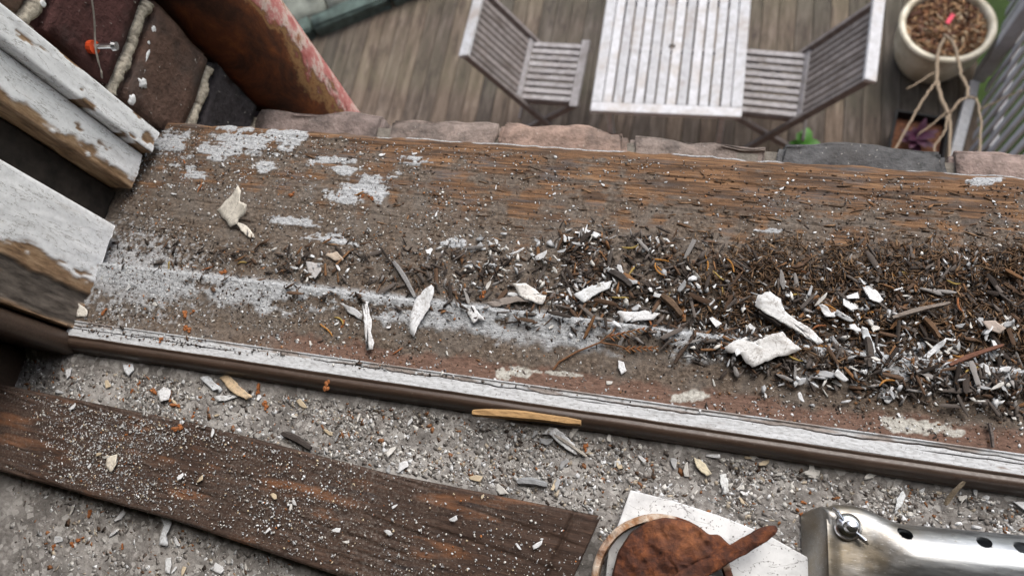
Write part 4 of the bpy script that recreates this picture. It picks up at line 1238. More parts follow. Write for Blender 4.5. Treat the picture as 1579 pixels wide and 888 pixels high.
for hu, ang in hole_list:
    m_ = MB(); n_ = 28
    for dr in (0.0, 0.0016):
        for q in range(n_):
            an = q / n_ * 2 * PI
            u0, v0 = hu + hr * math.cos(an), ang + hr * math.sin(an) / TR
            rq = TR - dr
            m_.v.append((A0.x - to.x + ax.x * u0 + sx.x * rq * math.cos(v0), A0.y - to.y + ax.y * u0 + sx.y * rq * math.cos(v0), 0.0172 + rq * math.sin(v0)))
    m_.f += [(q, (q + 1) % n_, n_ + (q + 1) % n_, n_ + q) for q in range(n_)]
    o = m_.build('hole_rim', MAT['steel'], tool, smooth=True)
# folded end cap
ec = MB()
def ecp(l_, y_, z_): return (A0.x - to.x + ax.x * l_ + sx.x * y_, A0.y - to.y + ax.y * l_ + sx.y * y_, z_)
ring1 = [ecp(-0.0095, -0.018, 0.0008), ecp(-0.0095, 0.018, 0.0008), ecp(-0.003, 0.0222, 0.0215), ecp(0.0012, 0.0195, 0.0262), ecp(0.0012, -0.0195, 0.0262), ecp(-0.003, -0.0222, 0.0215)]
ring2 = [ecp(0.004, -0.0205, 0.0012), ecp(0.004, 0.0205, 0.0012), ecp(0.006, 0.0212, 0.0205), ecp(0.008, 0.0185, 0.0245), ecp(0.008, -0.0185, 0.0245), ecp(0.006, -0.0212, 0.0205)]
ec.add(ring1 + ring2, [tuple(range(6))[::-1], tuple(range(6, 12))] + [(k, (k + 1) % 6, 6 + (k + 1) % 6, 6 + k) for k in range(6)])
o = ec.build('end_cap', MAT['steel'], tool, bevel=0.0022, smooth=True, seg=3)
o.data.attributes.new('stain', 'FLOAT', 'POINT').data.foreach_set('value', np.full(len(o.data.vertices), 0.7, np.float32))
bl = P(1307, 812, 0.029) - to
prf = [(0.0, 0.0)] + [(0.0026 if q % 2 else 0.0032, 0.0011 * q * 0.5) for q in range(1, 22)] + [(0.0, 0.0118)]
MB().lathe(prf, 18, (bl.x, bl.y, 0.0275)).build('threaded_stud', MAT['steel_bolt'], tool, smooth=True)
nut = MB().lathe([(0.0, 0.0), (0.0068, 0.0), (0.0068, 0.0022), (0.0045, 0.0046), (0.003, 0.0048)], 20, (bl.x, bl.y, 0.0282)).build('wing_nut', MAT['steel_bolt'], tool, smooth=True)
for s in (-1, 1):
    wv = Vector((0.75 * s, -0.55 * s if s > 0 else 0.75, 0)).normalized()
    b0 = Vector((bl.x, bl.y, 0.030))
    m_ = MB()
    m_.bar(b0 + wv * 0.004, b0 + wv * 0.0105 + Vector((0, 0, 0.004)), 0.0055, 0.0016, side=Vector((0, 0, 1)))
    m_.build('wing', MAT['steel_bolt'], nut, bevel=0.0006)

# golden splinter under the bead
gs0, gs1 = P(728, 633, 0.006), P(895, 650, 0.006)

# ------------------------------------------------------------------ debris
def surf(x, y):
    """height of whatever lies under (x, y)"""
    x, y = np.asarray(x, float), np.asarray(y, float)
    zs_, dn_, _, _ = sill_full(x, np.maximum(y, Y_IN))
    z = np.where(y >= Y_IN, zs_, np.where(y > 0.0655, 0.0142, np.where(y > 0.054, 0.0135, board_z(x, y))))
    z = np.where(plank_z(x, y), PZ + 0.0003, z)
    return z

def to_world(px, py, iters=3):
    """pixels -> points on the surfaces of the sill, board or plank"""
    px, py = np.asarray(px, float), np.asarray(py, float)
    d = np.stack([px - CX, py - CY, np.full_like(px, F_PX)], -1) @ RC
    z = np.zeros_like(px)
    for _ in range(iters):
        t_ = (z - CAM_H) / d[:, 2]
        x, y = t_ * d[:, 0], t_ * d[:, 1]
        z = surf(x, y)
    return np.stack([x, y, z], 1)

def sample_px(n, box, dens, g_):
    out = np.zeros((0, 2))
    while len(out) < n:
        q = np.stack([g_.uniform(box[0], box[2], n * 3), g_.uniform(box[1], box[3], n * 3)], 1)
        q = q[g_.random(len(q)) < dens(q[:, 0], q[:, 1])]
        out = np.concatenate([out, q])
    return out[:n]

WHITE, OFFW, GREYP, CREAM = (0.64, 0.655, 0.67), (0.56, 0.55, 0.52), (0.36, 0.37, 0.38), (0.52, 0.43, 0.3)
DARK, GREYB, BROWN, ORANGE, PALE = (0.042, 0.033, 0.028), (0.105, 0.089, 0.079), (0.1, 0.061, 0.039), (0.2, 0.105, 0.05), (0.24, 0.228, 0.22)
g_ = np.random.default_rng(77)

# where white flakes lie thickest
cl = [(905, 365, 16), (890, 468, 30), (930, 455, 34), (1065, 440, 25), (1110, 500, 40), (1170, 500, 50), (1340, 455, 28), (1330, 530, 36), (1390, 520, 45), (1300, 480, 40), (1370, 605, 18), (1540, 600, 25), (1480, 555, 50), (830, 395, 26), (740, 382, 34), (1440, 540, 18), (780, 420, 36), (480, 405, 30), (985, 445, 40), (1260, 600, 40), (1520, 505, 30)]
# --- stuff: what nobody could count
def cluster_d(px, py):
    r = 0
    for a_, b_, w_ in cl:
        r = r + np.exp(-0.5 * (((px - a_) / w_) ** 2 + ((py - b_) / (w_ * 0.55)) ** 2))
    return np.clip(r, 0, 1)
def cloud_px(name, n, box, dens, smin, smax, amin, amax, th, tilt, pal, label, cat, lift=0.0, seed=1, power=2.0, jag=0.42, nside=5, align=None):
    q = sample_px(n, box, dens, g_)
    w = to_world(q[:, 0], q[:, 1])
    ok = (w[:, 1] < EDGE - 0.001) & ((w[:, 1] < 0.0505) | (w[:, 1] > 0.0665))
    w = w[ok]; m = len(w)
    size = smin + (smax - smin) * g_.random(m) ** power
    asp = g_.uniform(amin, amax, m)
    pos = w.copy()
    thk = np.minimum(th, size * 0.5)
    pos[:, 2] += thk * 0.45 + g_.random(m) * lift
    o = chip_cloud(name, pos, size, asp, thk, g_.random(m) * 2 * PI if align is None else g_.normal(0, align, m), tilt, pick(pal, m, g_), MAT['chips'], nside, jag, seed)
    return tag(o, label, cat, kind='stuff')

def d_pile(px, py): return pile_density(px, py) * (0.3 + 0.7 * sstep(0.4, 0.58, fbm(px / 42, py / 30, 4, 45)))
def d_fibre(px, py): return pile_density(px, py + 12) * sstep(1000, 1220, px) * sstep(585, 500, py + (px - 1400) * -0.03) * (0.35 + 0.65 * sstep(0.4, 0.6, fbm(px / 60, py / 40, 3, 5)))
def d_sill(px, py):
    inside = (py > 190 + (px - 240) * 0.07) & (py < 515 + (px - 130) * 0.125) & (px > 225 - (py - 200) * 0.33)
    return inside * np.interp(px, [100, 500, 800, 1600], [1, 0.8, 0.45, 0.4]) * (0.25 + 0.75 * sstep(0.45, 0.62, fbm(px / 70, py / 45, 3, 15)))
def d_board(px, py):
    inside = (py > 548 + px * 0.133) & (px > 20)
    w = np.interp(px, [0, 150, 300, 520, 800, 1579], [0.5, 0.9, 1, 0.8, 0.55, 0.6])
    lower = np.where(py > 712 + px * 0.32, 0.35, 1.0)
    return inside * w * lower * (0.3 + 0.7 * sstep(0.4, 0.62, fbm(px / 60, py / 38, 4, 25)))
def on_plank(px, py):
    return (py > 590 + px * 0.222) & (py < 728 + px * 0.315) & (px < 925)
def d_plank(px, py):
    inside = (py > 596 + px * 0.22) & (py < 722 + px * 0.31) & (px < 900)
    return inside * np.interp(px, [0, 250, 400, 600, 900], [1, 0.85, 0.42, 0.17, 0.1]) * (0.3 + 0.7 * sstep(0.35, 0.62, fbm(px / 90, py / 60, 4, 35)))

cloud_px('wood_crumbs', 6600, (150, 330, 1640, 680), d_pile, 0.0014, 0.0105, 0.08, 0.32, 0.0006, 0.28,
         [(*DARK, 3.2), (*GREYB, 2.6), (*BROWN, 2.4), (*ORANGE, 0.7), (*PALE, 0.9)], 'dark splintered wood crumbs heaped along the middle of the sill', 'debris', lift=0.0028, seed=2)
cloud_px('rotten_fibres', 5600, (1000, 350, 1640, 640), d_fibre, 0.0025, 0.0105, 0.06, 0.16, 0.0005, 0.28,
         [(0.105, 0.064, 0.037, 3), (0.16, 0.098, 0.055, 3), (0.066, 0.042, 0.028, 2), (0.22, 0.14, 0.078, 1)], 'brown rotten wood fibres crumbled over the right end of the sill', 'debris', lift=0.0035, seed=3, nside=4, jag=0.35)
cloud_px('paint_crumbs', 700, (700, 360, 1640, 640), d_pile, 0.0012, 0.0045, 0.3, 0.8, 0.0003, 0.3,
         [(*WHITE, 3), (*OFFW, 2), (*GREYP, 2)], 'tiny white paint crumbs scattered through the sill debris', 'debris', lift=0.0038, seed=4)
cloud_px('paint_slivers', 420, (400, 340, 1640, 680), lambda a, b: cluster_d(a, b) * sstep(0.02, 0.3, pile_density(a, b) + 0.15), 0.0025, 0.0075, 0.15, 0.6, 0.0003, 0.3,
         [(*WHITE, 3), (*OFFW, 2), (*GREYP, 3)], 'thin white paint slivers tangled in the sill debris', 'debris', lift=0.0042, seed=14, power=1.6, nside=6)
cloud_px('sill_grit', 9500, (120, 180, 1640, 720), d_sill, 0.0005, 0.0021, 0.4, 1.0, 0.0006, 0.3,
         [(*WHITE, 1.3), (*OFFW, 1.2), (*GREYP, 1.2), (*BROWN, 2.2), (*DARK, 2.2), (*ORANGE, 0.5), (*GREYB, 2)], 'fine grit and paint specks dusted over the timber sill', 'grit', seed=5, power=3.0)
def d_left(px, py):
    inside = (py > 196 + (px - 240) * 0.07) & (py < 512 + (px - 130) * 0.125) & (px > 225 - (py - 200) * 0.33)
    return inside * np.interp(px, [100, 350, 600, 800, 1100, 1600], [1, 0.8, 0.45, 0.2, 0.12, 0.12]) * (0.2 + 0.8 * sstep(0.4, 0.62, fbm(px / 48, py / 32, 4, 55)))
cloud_px('sill_dust', 9000, (120, 180, 1640, 720), d_left, 0.0004, 0.0024, 0.35, 1.0, 0.0004, 0.25,
         [(*WHITE, 1.6), (*OFFW, 2.4), (*GREYP, 3), (0.22, 0.2, 0.18, 3), (*GREYB, 2), (0.3, 0.14, 0.06, 0.9), (*DARK, 1.2)], 'pale dust and paint crumbs thick over the left part of the sill', 'grit', seed=15, power=2.6)
cloud_px('sill_slivers', 600, (150, 200, 1640, 700), d_sill, 0.0015, 0.006, 0.12, 0.3, 0.0005, 0.2,
         [(*DARK, 3), (*BROWN, 3), (*GREYB, 2), (*ORANGE, 0.6)], 'thin dark wood slivers strewn over the timber sill', 'grit', seed=6, power=2.5)
cloud_px('board_grit', 24000, (0, 540, 1640, 940), lambda a, b: d_board(a, b) * ~on_plank(a, b), 0.0004, 0.0048, 0.25, 0.85, 0.00024, 0.12,
         [(*WHITE, 2.2), (*OFFW, 2.4), (0.4, 0.39, 0.375, 3.0), (0.4, 0.345, 0.27, 1.3), (0.26, 0.242, 0.225, 3.8), (0.17, 0.157, 0.145, 2.5), (*GREYB, 1.0), (*DARK, 0.5), (0.24, 0.11, 0.05, 0.9), (*BROWN, 0.6)], 'paint chips and grit covering the grey window board', 'grit', seed=7, power=2.9, jag=0.55)
cloud_px('plank_specks', 9500, (0, 580, 960, 940), d_plank, 0.0003, 0.0019, 0.4, 0.9, 0.0004, 0.3,
         [(*WHITE, 2), (*OFFW, 3.5), (*CREAM, 1), (*GREYP, 3.5), (0.2, 0.17, 0.15, 3), (0.3, 0.11, 0.035, 0.4)], 'pale paint specks sprinkled over the loose dark plank', 'grit', seed=8, power=3.0)

def d_grain(px, py):
    inside = (py > 196 + (px - 240) * 0.07) & (py < np.interp(px, [150, 600, 900, 1600], [380, 390, 365, 400])) & (px > 330)
    return inside * np.interp(px, [330, 700, 1000, 1600], [0.15, 0.6, 1, 1])
cloud_px('grain_splinters', 260, (300, 200, 1640, 420), d_grain, 0.002, 0.011, 0.06, 0.16, 0.0006, 0.06,
         [(0.075, 0.048, 0.03, 2), (0.14, 0.082, 0.046, 3), (0.23, 0.14, 0.08, 3)], 'torn wood fibres lifting along the grain of the bare sill', 'fibres', seed=9, power=2.0, align=0.16)

# --- single flakes and splinters
def flake_mesh(seed, ntop=3, curl=0.12, thick=0.05):
    """torn shard of paint: angular outline, slightly rolled, thin"""
    r = np.random.default_rng(seed)
    out = []
    xs_ = np.linspace(-0.5, 0.5, ntop + 1)
    taper = r.uniform(-0.5, 0.5)
    for x in xs_[:-1]:
        out.append((x + r.uniform(-0.09, 0.09), -0.5 * (1 + taper * x * 2) * r.uniform(0.5, 1.1)))
    out.append((0.5 + r.uniform(-0.12, 0.08), r.uniform(-0.35, 0.1)))
    for x in xs_[::-1][:-1]:
        out.append((x + r.uniform(-0.12, 0.06), 0.5 * (1 + taper * x * 2) * r.uniform(0.5, 1.1)))
    out.append((-0.5 + r.uniform(-0.06, 0.14), r.uniform(-0.1, 0.35)))
    out = np.array(out)
    c_ = np.arctan2(out[:, 1], out[:, 0])
    out = out[np.argsort(c_)]
    n = len(out)
    ka, kb_ = r.uniform(0.2, 1) * curl, r.choice([0.0, PI / 2, 0.6])
    pts = np.concatenate([[[0, 0]], out * 0.6, out])
    s_ = pts[:, 0] * math.cos(kb_) + pts[:, 1] * math.sin(kb_)
    z = ka * 4 * s_ * s_ + r.uniform(-0.025, 0.025, len(pts))
    top = np.concatenate([pts, (z + thick / 2)[:, None]], 1)
    bot = np.concatenate([pts, (z - thick / 2)[:, None]], 1)
    N = 2 * n + 1
    k = np.arange(n); k2 = (k + 1) % n
    tri = np.stack([np.zeros(n, int), 1 + k, 1 + k2], -1)
    qd = np.stack([1 + k, 1 + n + k, 1 + n + k2, 1 + k2], -1)
    sd = np.stack([1 + n + k, N + 1 + n + k, N + 1 + n + k2, 1 + n + k2], -1)
    return np_mesh('paint_flake', np.concatenate([top, bot]), [np.concatenate([tri, N + tri[:, ::-1]]), np.concatenate([qd, N + qd[:, ::-1], sd])])

def splinter_mesh(seed):
    r = np.random.default_rng(seed)
    n = 5
    rings = []
    bend = r.uniform(-0.06, 0.06, 2)
    for i, u in enumerate(np.linspace(-0.5, 0.5, n)):
        w = (0.5 if 0 < i < n - 1 else r.uniform(0.15, 0.45)) * r.uniform(0.8, 1.15)
        off = r.uniform(-0.06, 0.06)
        for a_, b_ in ((-1, -1), (1, -1), (1, 1), (-1, 1)):
            rings.append((u + r.uniform(-0.05, 0.05), a_ * w + off + bend[0] * 8 * u * u, b_ * w * r.uniform(0.6, 1) + bend[1] * 8 * u * u))
    f = []
    for i in range(n - 1):
        for k in range(4):
            f.append((4 * i + k, 4 * i + (k + 1) % 4, 4 * i + 4 + (k + 1) % 4, 4 * i + 4 + k))
    f.append((3, 2, 1, 0)); f.append(tuple(4 * (n - 1) + k for k in range(4)))
    return np_mesh('wood_splinter', np.array(rings), [np.array(f)])

FL = [flake_mesh(900 + k, 2 + k % 3, 0.12, 0.035) for k in range(14)]
FS = [flake_mesh(950 + k, 2, 0.08, 0.09) for k in range(6)]
SPL = [splinter_mesh(1000 + k) for k in range(16)]
for me in FL + FS: me.materials.append(MAT['flake'])
for me in SPL: me.materials.append(MAT['splinter'])

def put(name, me, w, size, asp, thick, colr, label, cat, group, tilt=0.2, lift=0.0, yaw=None):
    o = bpy.data.objects.new(name, me)
    col.objects.link(o)
    o.location = (w[0], w[1], w[2] + thick * 0.5 + lift)
    o.scale = (size, size * asp, thick if me in SPL else size * 0.6)
    o.rotation_euler = (g_.normal() * tilt, g_.normal() * tilt, g_.random() * 2 * PI if yaw is None else yaw)
    o.color = (*colr, 1)
    return tag(o, label, cat, group)

def zone(px):
    return ('behind the grey step left of the heap' if px < 640 else 'near the two tone flake' if px < 860 else 'above the conifer sprig' if px < 1000 else
            'left of the long shard' if px < 1130 else 'close round the long shard' if px < 1280 else 'between long shard and grey twig' if px < 1410 else 'right of the grey twig')
def bzone(px, py):
    if py > 720 + px * 0.31 and px < 700: return 'below the loose plank'
    return 'between bead and plank at the left' if px < 330 else 'between bead and the middle of the plank' if px < 640 else 'under the golden splinter' if px < 900 else 'above the rusty disc' if px < 1200 else 'between bead and steel tube'
# wood splinters in the heap
q = sample_px(285, (400, 350, 1590, 640), lambda px, py: pile_density(px, py) * np.interp(px, [400, 700, 1200, 1600], [0.4, 1, 1, 0.7]), g_)
w = to_world(q[:, 0], q[:, 1])
for i in range(len(w)):
    kind = g_.choice(5, p=[0.34, 0.26, 0.18, 0.1, 0.12])
    c_ = [DARK, GREYB, BROWN, ORANGE, PALE][kind]
    nm = ['dark brown', 'grey brown', 'reddish brown', 'orange brown', 'pale grey'][kind]
    sz = g_.uniform(0.0065, 0.016)
    put('wood_splinter', SPL[i % 16], w[i], sz, g_.uniform(0.1, 0.22), g_.uniform(0.0008, 0.0017), tuple(np.array(c_) * g_.uniform(0.8, 1.3)),
        ('long ' if sz > 0.0115 else 'short ' if sz < 0.0085 else '') + nm + ' splinter in the heap ' + zone(q[i][0]), 'splinter', 'wood splinters in the sill debris', 0.22, g_.random() * 0.0045)
# white flakes in the heap, in the clusters of the photograph
n = 128
ci = g_.choice(len(cl), n)
q = np.array([[cl[i][0] + g_.normal() * cl[i][2], cl[i][1] + g_.normal() * cl[i][2] * 0.55] for i in ci])
w = to_world(q[:, 0], q[:, 1])
for i in range(n):
    kind = g_.choice(3, p=[0.4, 0.25, 0.35])
    c_ = [WHITE, OFFW, (0.36, 0.375, 0.39)][kind]
    nm = ['white', 'off-white', 'grey'][kind]
    s = 0.0034 + 0.0075 * g_.random() ** 1.9
    as_ = g_.uniform(0.18, 0.65)
    put('paint_flake', FL[i % 14], w[i], s, as_, 0.0006, c_, ('large ' if s > 0.0085 else 'small ' if s < 0.0055 else '') + ('narrow ' if as_ < 0.36 else '') + nm + ' paint flake in the heap ' + zone(q[i][0]), 'paint flake', 'paint flakes in the sill debris', 0.25, 0.0025 + g_.random() * 0.004)
# flakes lying singly on the bare timber
q = np.array([(673, 331), (640, 238), (1058, 345), (985, 372), (1015, 372), (1165, 356), (1315, 371), (765, 290), (930, 286), (1205, 292), (855, 300), (480, 250), (590, 180 + 60), (1030, 372), (1490, 400), (955, 460), (410, 256), (255, 265), (270, 300), (220, 330), (690, 376), (345, 255)], float)
w = to_world(q[:, 0], q[:, 1])
for i in range(len(q)):
    put('paint_flake', FL[(3 * i) % 14], w[i], g_.uniform(0.0025, 0.0055), g_.uniform(0.3, 0.6), 0.0005, WHITE, 'small white paint flake lying alone on the bare timber ' + ('near the window frame' if q[i][0] < 420 else 'left of the middle' if q[i][0] < 720 else 'above the heap' if q[i][0] < 1100 else 'at the right'), 'paint flake', 'flakes on the bare timber', 0.08, 0.0008)
q = np.array([(730, 480), (960, 567), (1230, 570), (1260, 575), (1290, 590), (1370, 612), (1385, 640), (1010, 540), (1085, 550), (900, 520), (850, 505), (690, 545), (600, 505), (1535, 620), (1560, 640), (1490, 625), (1440, 592), (240, 470), (200, 445), (330, 495), (480, 530), (520, 500), (1100, 590), (940, 590), (1180, 610)], float)
w = to_world(q[:, 0], q[:, 1])
for i in range(len(q)):
    put('paint_flake', FL[(5 * i) % 14], w[i], g_.uniform(0.0025, 0.0055), g_.uniform(0.35, 0.7), 0.0005, OFFW if i % 3 else WHITE, ('small white' if i % 3 == 0 else 'small off-white') + ' paint flake on the grime ' + ('near the window frame' if q[i][0] < 420 else 'below the long white strip' if q[i][0] < 700 else 'below the conifer sprig' if q[i][0] < 1000 else 'below the broad mottled flake' if q[i][0] < 1280 else 'at the right below the heap'), 'paint flake', 'flakes on the grime behind the strip', 0.1, 0.0008)
# chips on the window board
q = sample_px(60, (60, 560, 1575, 885), lambda px, py: d_board(px, py) * (~((py > 590 + px * 0.225) & (py < 735 + px * 0.33) & (px < 930))) * (~((px > 920) & (py > 745 + (px - 960) * 0.2))), g_)
w = to_world(q[:, 0], q[:, 1])
for i in range(len(w)):
    kind = g_.choice(4, p=[0.42, 0.2, 0.22, 0.16])
    c_ = [WHITE, OFFW, GREYP, CREAM][kind]
    nm = ['white', 'off-white', 'grey', 'cream'][kind]
    put('paint_flake', (FL + FS)[i % 20], w[i], g_.uniform(0.0035, 0.009), g_.uniform(0.3, 0.7), 0.0009, c_, nm + ' paint chip in the dust ' + bzone(q[i][0], q[i][1]), 'paint flake', 'chips on the window board', 0.18, 0.001)
# chips on the loose plank
q = np.array([(115, 628), (165, 705), (155, 700), (140, 718), (172, 716), (425, 765), (455, 775), (450, 782), (310, 740), (520, 818), (535, 835), (745, 765), (830, 840), (800, 842), (610, 780), (415, 818), (700, 800), (330, 668), (600, 820), (280, 735)], float)
w = to_world(q[:, 0], q[:, 1])
for i in range(len(q)):
    put('paint_flake', FS[i % 6], w[i], g_.uniform(0.003, 0.0065), g_.uniform(0.4, 0.75), 0.0009, [WHITE, OFFW, CREAM][i % 3] if i < 12 else WHITE, 'pale paint chip on the ' + ('left part' if q[i][0] < 260 else 'middle' if q[i][0] < 560 else 'right part') + ' of the loose dark plank', 'paint flake', 'chips on the loose plank', 0.15, 0.001)
# rust crumbs
q = np.array([(287, 487), (297, 481), (162, 481), (290, 508), (450, 300), (560, 302), (573, 305), (285, 250), (345, 420), (200, 560 + 5), (205, 602), (262, 612), (272, 625), (275, 660), (215, 590), (240, 605), (370, 600), (400, 600), (410, 625), (85, 843), (112, 838), (125, 832), (190, 842), (505, 595), (250, 525), (1240, 775), (1235, 790), (530, 500), (745, 455), (905, 690), (140, 790), (300, 640)], float)
w = to_world(q[:, 0], q[:, 1])
crumbs = []
for k in range(5):
    bm = bmesh.new()
    for j in range(6):
        rr0 = rnd.uniform(0.3, 0.55)
        r_ = bmesh.ops.create_icosphere(bm, subdivisions=1, radius=rr0, matrix=Matrix.Translation((rnd.uniform(-0.75, 0.75), rnd.uniform(-0.45, 0.45), rnd.uniform(-0.1, 0.25))))
        for v in r_['verts']: v.co += Vector((rnd.uniform(-1, 1), rnd.uniform(-1, 1), rnd.uniform(-1, 1))) * rr0 * 0.3
    me = bpy.data.meshes.new('rust_crumb'); bm.to_mesh(me); bm.free()
    me.materials.append(MAT['splinter'])
    crumbs.append(me)
for i in range(len(q)):
    o = bpy.data.objects.new('rust_crumb', crumbs[i % 5]); col.objects.link(o)
    s = g_.uniform(0.0013, 0.0027)
    o.location = (w[i][0], w[i][1], w[i][2] + s * 0.4); o.scale = (s * 1.5, s, s); o.rotation_euler = (0, 0, g_.random() * 6)
    o.color = (0.33, 0.125, 0.045, 1)
    where = 'window board' if w[i][1] < 0.053 else 'sill'
    tag(o, 'orange brown crumb of rust ' + (bzone(*q[i]) if where != 'sill' else 'on the grimy sill ' + ('by the window frame' if q[i][0] < 260 else 'behind the grey step' if q[i][1] < 400 else 'in front of the grey step')), 'rust crumb', 'rust crumbs')

# conifer needles
q = np.concatenate([sample_px(34, (850, 350, 1590, 640), pile_density, g_), np.array([(375, 405), (320, 415), (505, 508), (525, 492), (614, 542), (555, 300), (262, 410), (310, 290)], float)])
w = to_world(q[:, 0], q[:, 1])
for i in range(len(q)):
    L = g_.uniform(0.006, 0.013); bnd = g_.uniform(-0.2, 0.2)
    pts = [(L * (k / 6 - 0.5), bnd * L * ((k / 6 - 0.5) ** 2) * 4, 0.0006 * math.sin(k)) for k in range(7)]
    o = MB().tube(pts, [0.0002, 0.0005, 0.0006, 0.0006, 0.0006, 0.0005, 0.0002], 6).build('conifer_needle', MAT['splinter'])
    o.location = (w[i][0], w[i][1], w[i][2] + 0.0012 + (0.004 * g_.random() if i < 34 else 0)); o.rotation_euler = (g_.normal() * 0.1, g_.normal() * 0.2, g_.random() * 6.3)
    o.color = ((0.4, 0.19, 0.05, 1), (0.36, 0.26, 0.08, 1), (0.28, 0.11, 0.045, 1))[i % 3]
    nm = ('orange', 'yellowish', 'rusty')[i % 3]
    tag(o, nm + (' dry conifer needle in the heap ' + zone(q[i][0]) if i < 34 else ' dry conifer needle on the left part of the sill'), 'needle', 'dry needles on the sill')

# --- the large pieces one by one
def outline_piece(name, pts, label, cat, colr, thick=0.0006, lift=0.001, curl=0.003, seed=0, mat='flake', lean=(0, 0), level=None):
    r = np.random.default_rng(seed)
    pxs = np.array(pts, float)
    fine = []
    for i in range(len(pxs)):       # ragged outline
        a_, b_ = pxs[i], pxs[(i + 1) % len(pxs)]
        n = max(1, int(np.linalg.norm(b_ - a_) / 5))
        for k in range(n):
            fine.append(a_ + (b_ - a_) * k / n + (r.normal(0, 0.75, 2) if k else 0))
    fine = np.array(fine)
    cpx = pxs.mean(0)
    base = to_world(np.array([cpx[0]]), np.array([cpx[1]]))[0]
    z0 = base[2] + lift if level is None else level
    out = np.array([P(a_, b_, z0) for a_, b_ in fine])
    c = out.mean(0)
    rel = out - c
    R_ = np.abs(rel[:, :2]).max()
    rings = [0.0, 0.35, 0.7, 1.0]
    n = len(rel)
    top = [np.array([[0, 0, 0]])]
    for s in rings[1:]:
        top.append(rel * s)
    top = np.concatenate(top)
    ca_ = r.uniform(0, 2 * PI); sd_ = (top[:, 0] * math.cos(ca_) + top[:, 1] * math.sin(ca_)) / R_
    thick = thick * 0.6
    zz = curl * (1.6 * np.clip(sd_, 0, 1) ** 2 - 0.5 * np.clip(-sd_, 0, 1) ** 2) + lean[0] * top[:, 0] + lean[1] * top[:, 1] + (fbm(top[:, 0] * 160 + 9, top[:, 1] * 110 + 5, 2, seed) - 0.5) * 0.0007
    tv = top.copy(); tv[:, 2] = zz
    bv = tv.copy(); bv[:, 2] -= thick
    N = len(tv)
    k = np.arange(n); k2 = (k + 1) % n
    area = np.sum(rel[:, 0] * np.roll(rel[:, 1], -1) - np.roll(rel[:, 0], -1) * rel[:, 1])
    tri = np.stack([np.zeros(n, int), 1 + k, 1 + k2], -1)
    qs = [np.stack([1 + j * n + k, 1 + (j + 1) * n + k, 1 + (j + 1) * n + k2, 1 + j * n + k2], -1) for j in range(2)]
    qd = np.concatenate(qs)
    sd = np.stack([1 + 2 * n + k, N + 1 + 2 * n + k, N + 1 + 2 * n + k2, 1 + 2 * n + k2], -1)
    T, Q = np.concatenate([tri, N + tri[:, ::-1]]), np.concatenate([qd, N + qd[:, ::-1], sd])
    if area < 0: T, Q = T[:, ::-1], Q[:, ::-1]
    o = link(name, np_mesh(name, np.concatenate([tv, bv]), [T, Q]), MAT[mat])
    o.location = c
    o.color = (*colr, 1)
    return tag(o, label, cat)
outline_piece('paint_flake', [(327, 318), (340, 312), (352, 305), (371, 289), (377, 299), (372, 312), (391, 324), (384, 334), (372, 336), (366, 344), (352, 348), (340, 334)], 'large cream paint flake standing up on the left end of the sill', 'paint flake', (0.64, 0.61, 0.54), 0.001, 0.008, 0.006, 1, lean=(0.22, 0.16))
outline_piece('paint_flake', [(366, 345), (376, 346), (386, 355), (392, 366), (384, 366), (372, 356)], 'small cream paint flake tucked under the large cream flake', 'paint flake', (0.66, 0.62, 0.54), 0.001, 0.003, 0.002, 2)
outline_piece('paint_flake', [(667, 441), (671, 452), (664, 472), (652, 490), (643, 504), (637, 519), (631, 512), (631, 492), (638, 468), (652, 449)], 'leaf shaped white paint flake lying across the grey painted step', 'paint flake', WHITE, 0.0007, 0.004, 0.003, 3)
outline_piece('paint_flake', [(557, 458), (567, 457), (569, 478), (573, 492), (573, 515), (579, 530), (578, 540), (566, 541), (563, 520), (561, 490)], 'long narrow white paint strip standing on the brown grime', 'paint flake', (0.66, 0.67, 0.68), 0.0007, 0.003, 0.003, 4)
outline_piece('paint_flake', [(528, 470), (545, 474), (558, 484), (556, 492), (540, 484)], 'curled grey paint flake left of the long white strip', 'paint flake', (0.45, 0.46, 0.47), 0.0006, 0.002, 0.003, 5)
outline_piece('paint_flake', [(1168, 456), (1186, 451), (1203, 461), (1207, 476), (1225, 491), (1250, 507), (1270, 527), (1262, 531), (1232, 512), (1196, 491), (1164, 472)], 'long white paint shard with a broad end lying on the debris heap', 'paint flake', (0.66, 0.67, 0.67), 0.0011, 0.009, 0.002, 6, lean=(0.02, 0.0))
outline_piece('paint_flake', [(1117, 535), (1136, 524), (1150, 519), (1160, 527), (1186, 518), (1206, 512), (1222, 528), (1236, 538), (1216, 547), (1195, 551), (1160, 566), (1150, 559), (1140, 543), (1122, 543)], 'broad mottled white paint flake below the long white shard', 'paint flake', (0.6, 0.6, 0.59), 0.0009, 0.006, 0.003, 7)
outline_piece('paint_flake', [(952, 482), (975, 481), (995, 478), (1018, 482), (1008, 492), (985, 494), (965, 497)], 'ragged grey white paint flake at the lower edge of the heap', 'paint flake', (0.6, 0.61, 0.62), 0.0008, 0.005, 0.002, 8)
outline_piece('paint_flake', [(792, 440), (812, 438), (828, 448), (842, 455), (836, 468), (815, 462), (800, 456)], 'two tone white paint flake at the top of the grey step', 'paint flake', (0.68, 0.66, 0.63), 0.0008, 0.006, 0.003, 9)
outline_piece('paint_flake', [(745, 470), (790, 455), (830, 462), (792, 466), (765, 474)], 'curved grey brown strip of paint lying along the step', 'paint flake', (0.2, 0.17, 0.15), 0.0008, 0.005, 0.002, 10)
outline_piece('paint_flake', [(716, 473), (728, 470), (738, 482), (750, 497), (738, 492), (730, 499), (722, 486)], 'torn white paint flake on the grime under the step', 'paint flake', (0.62, 0.63, 0.64), 0.0006, 0.002, 0.003, 11)
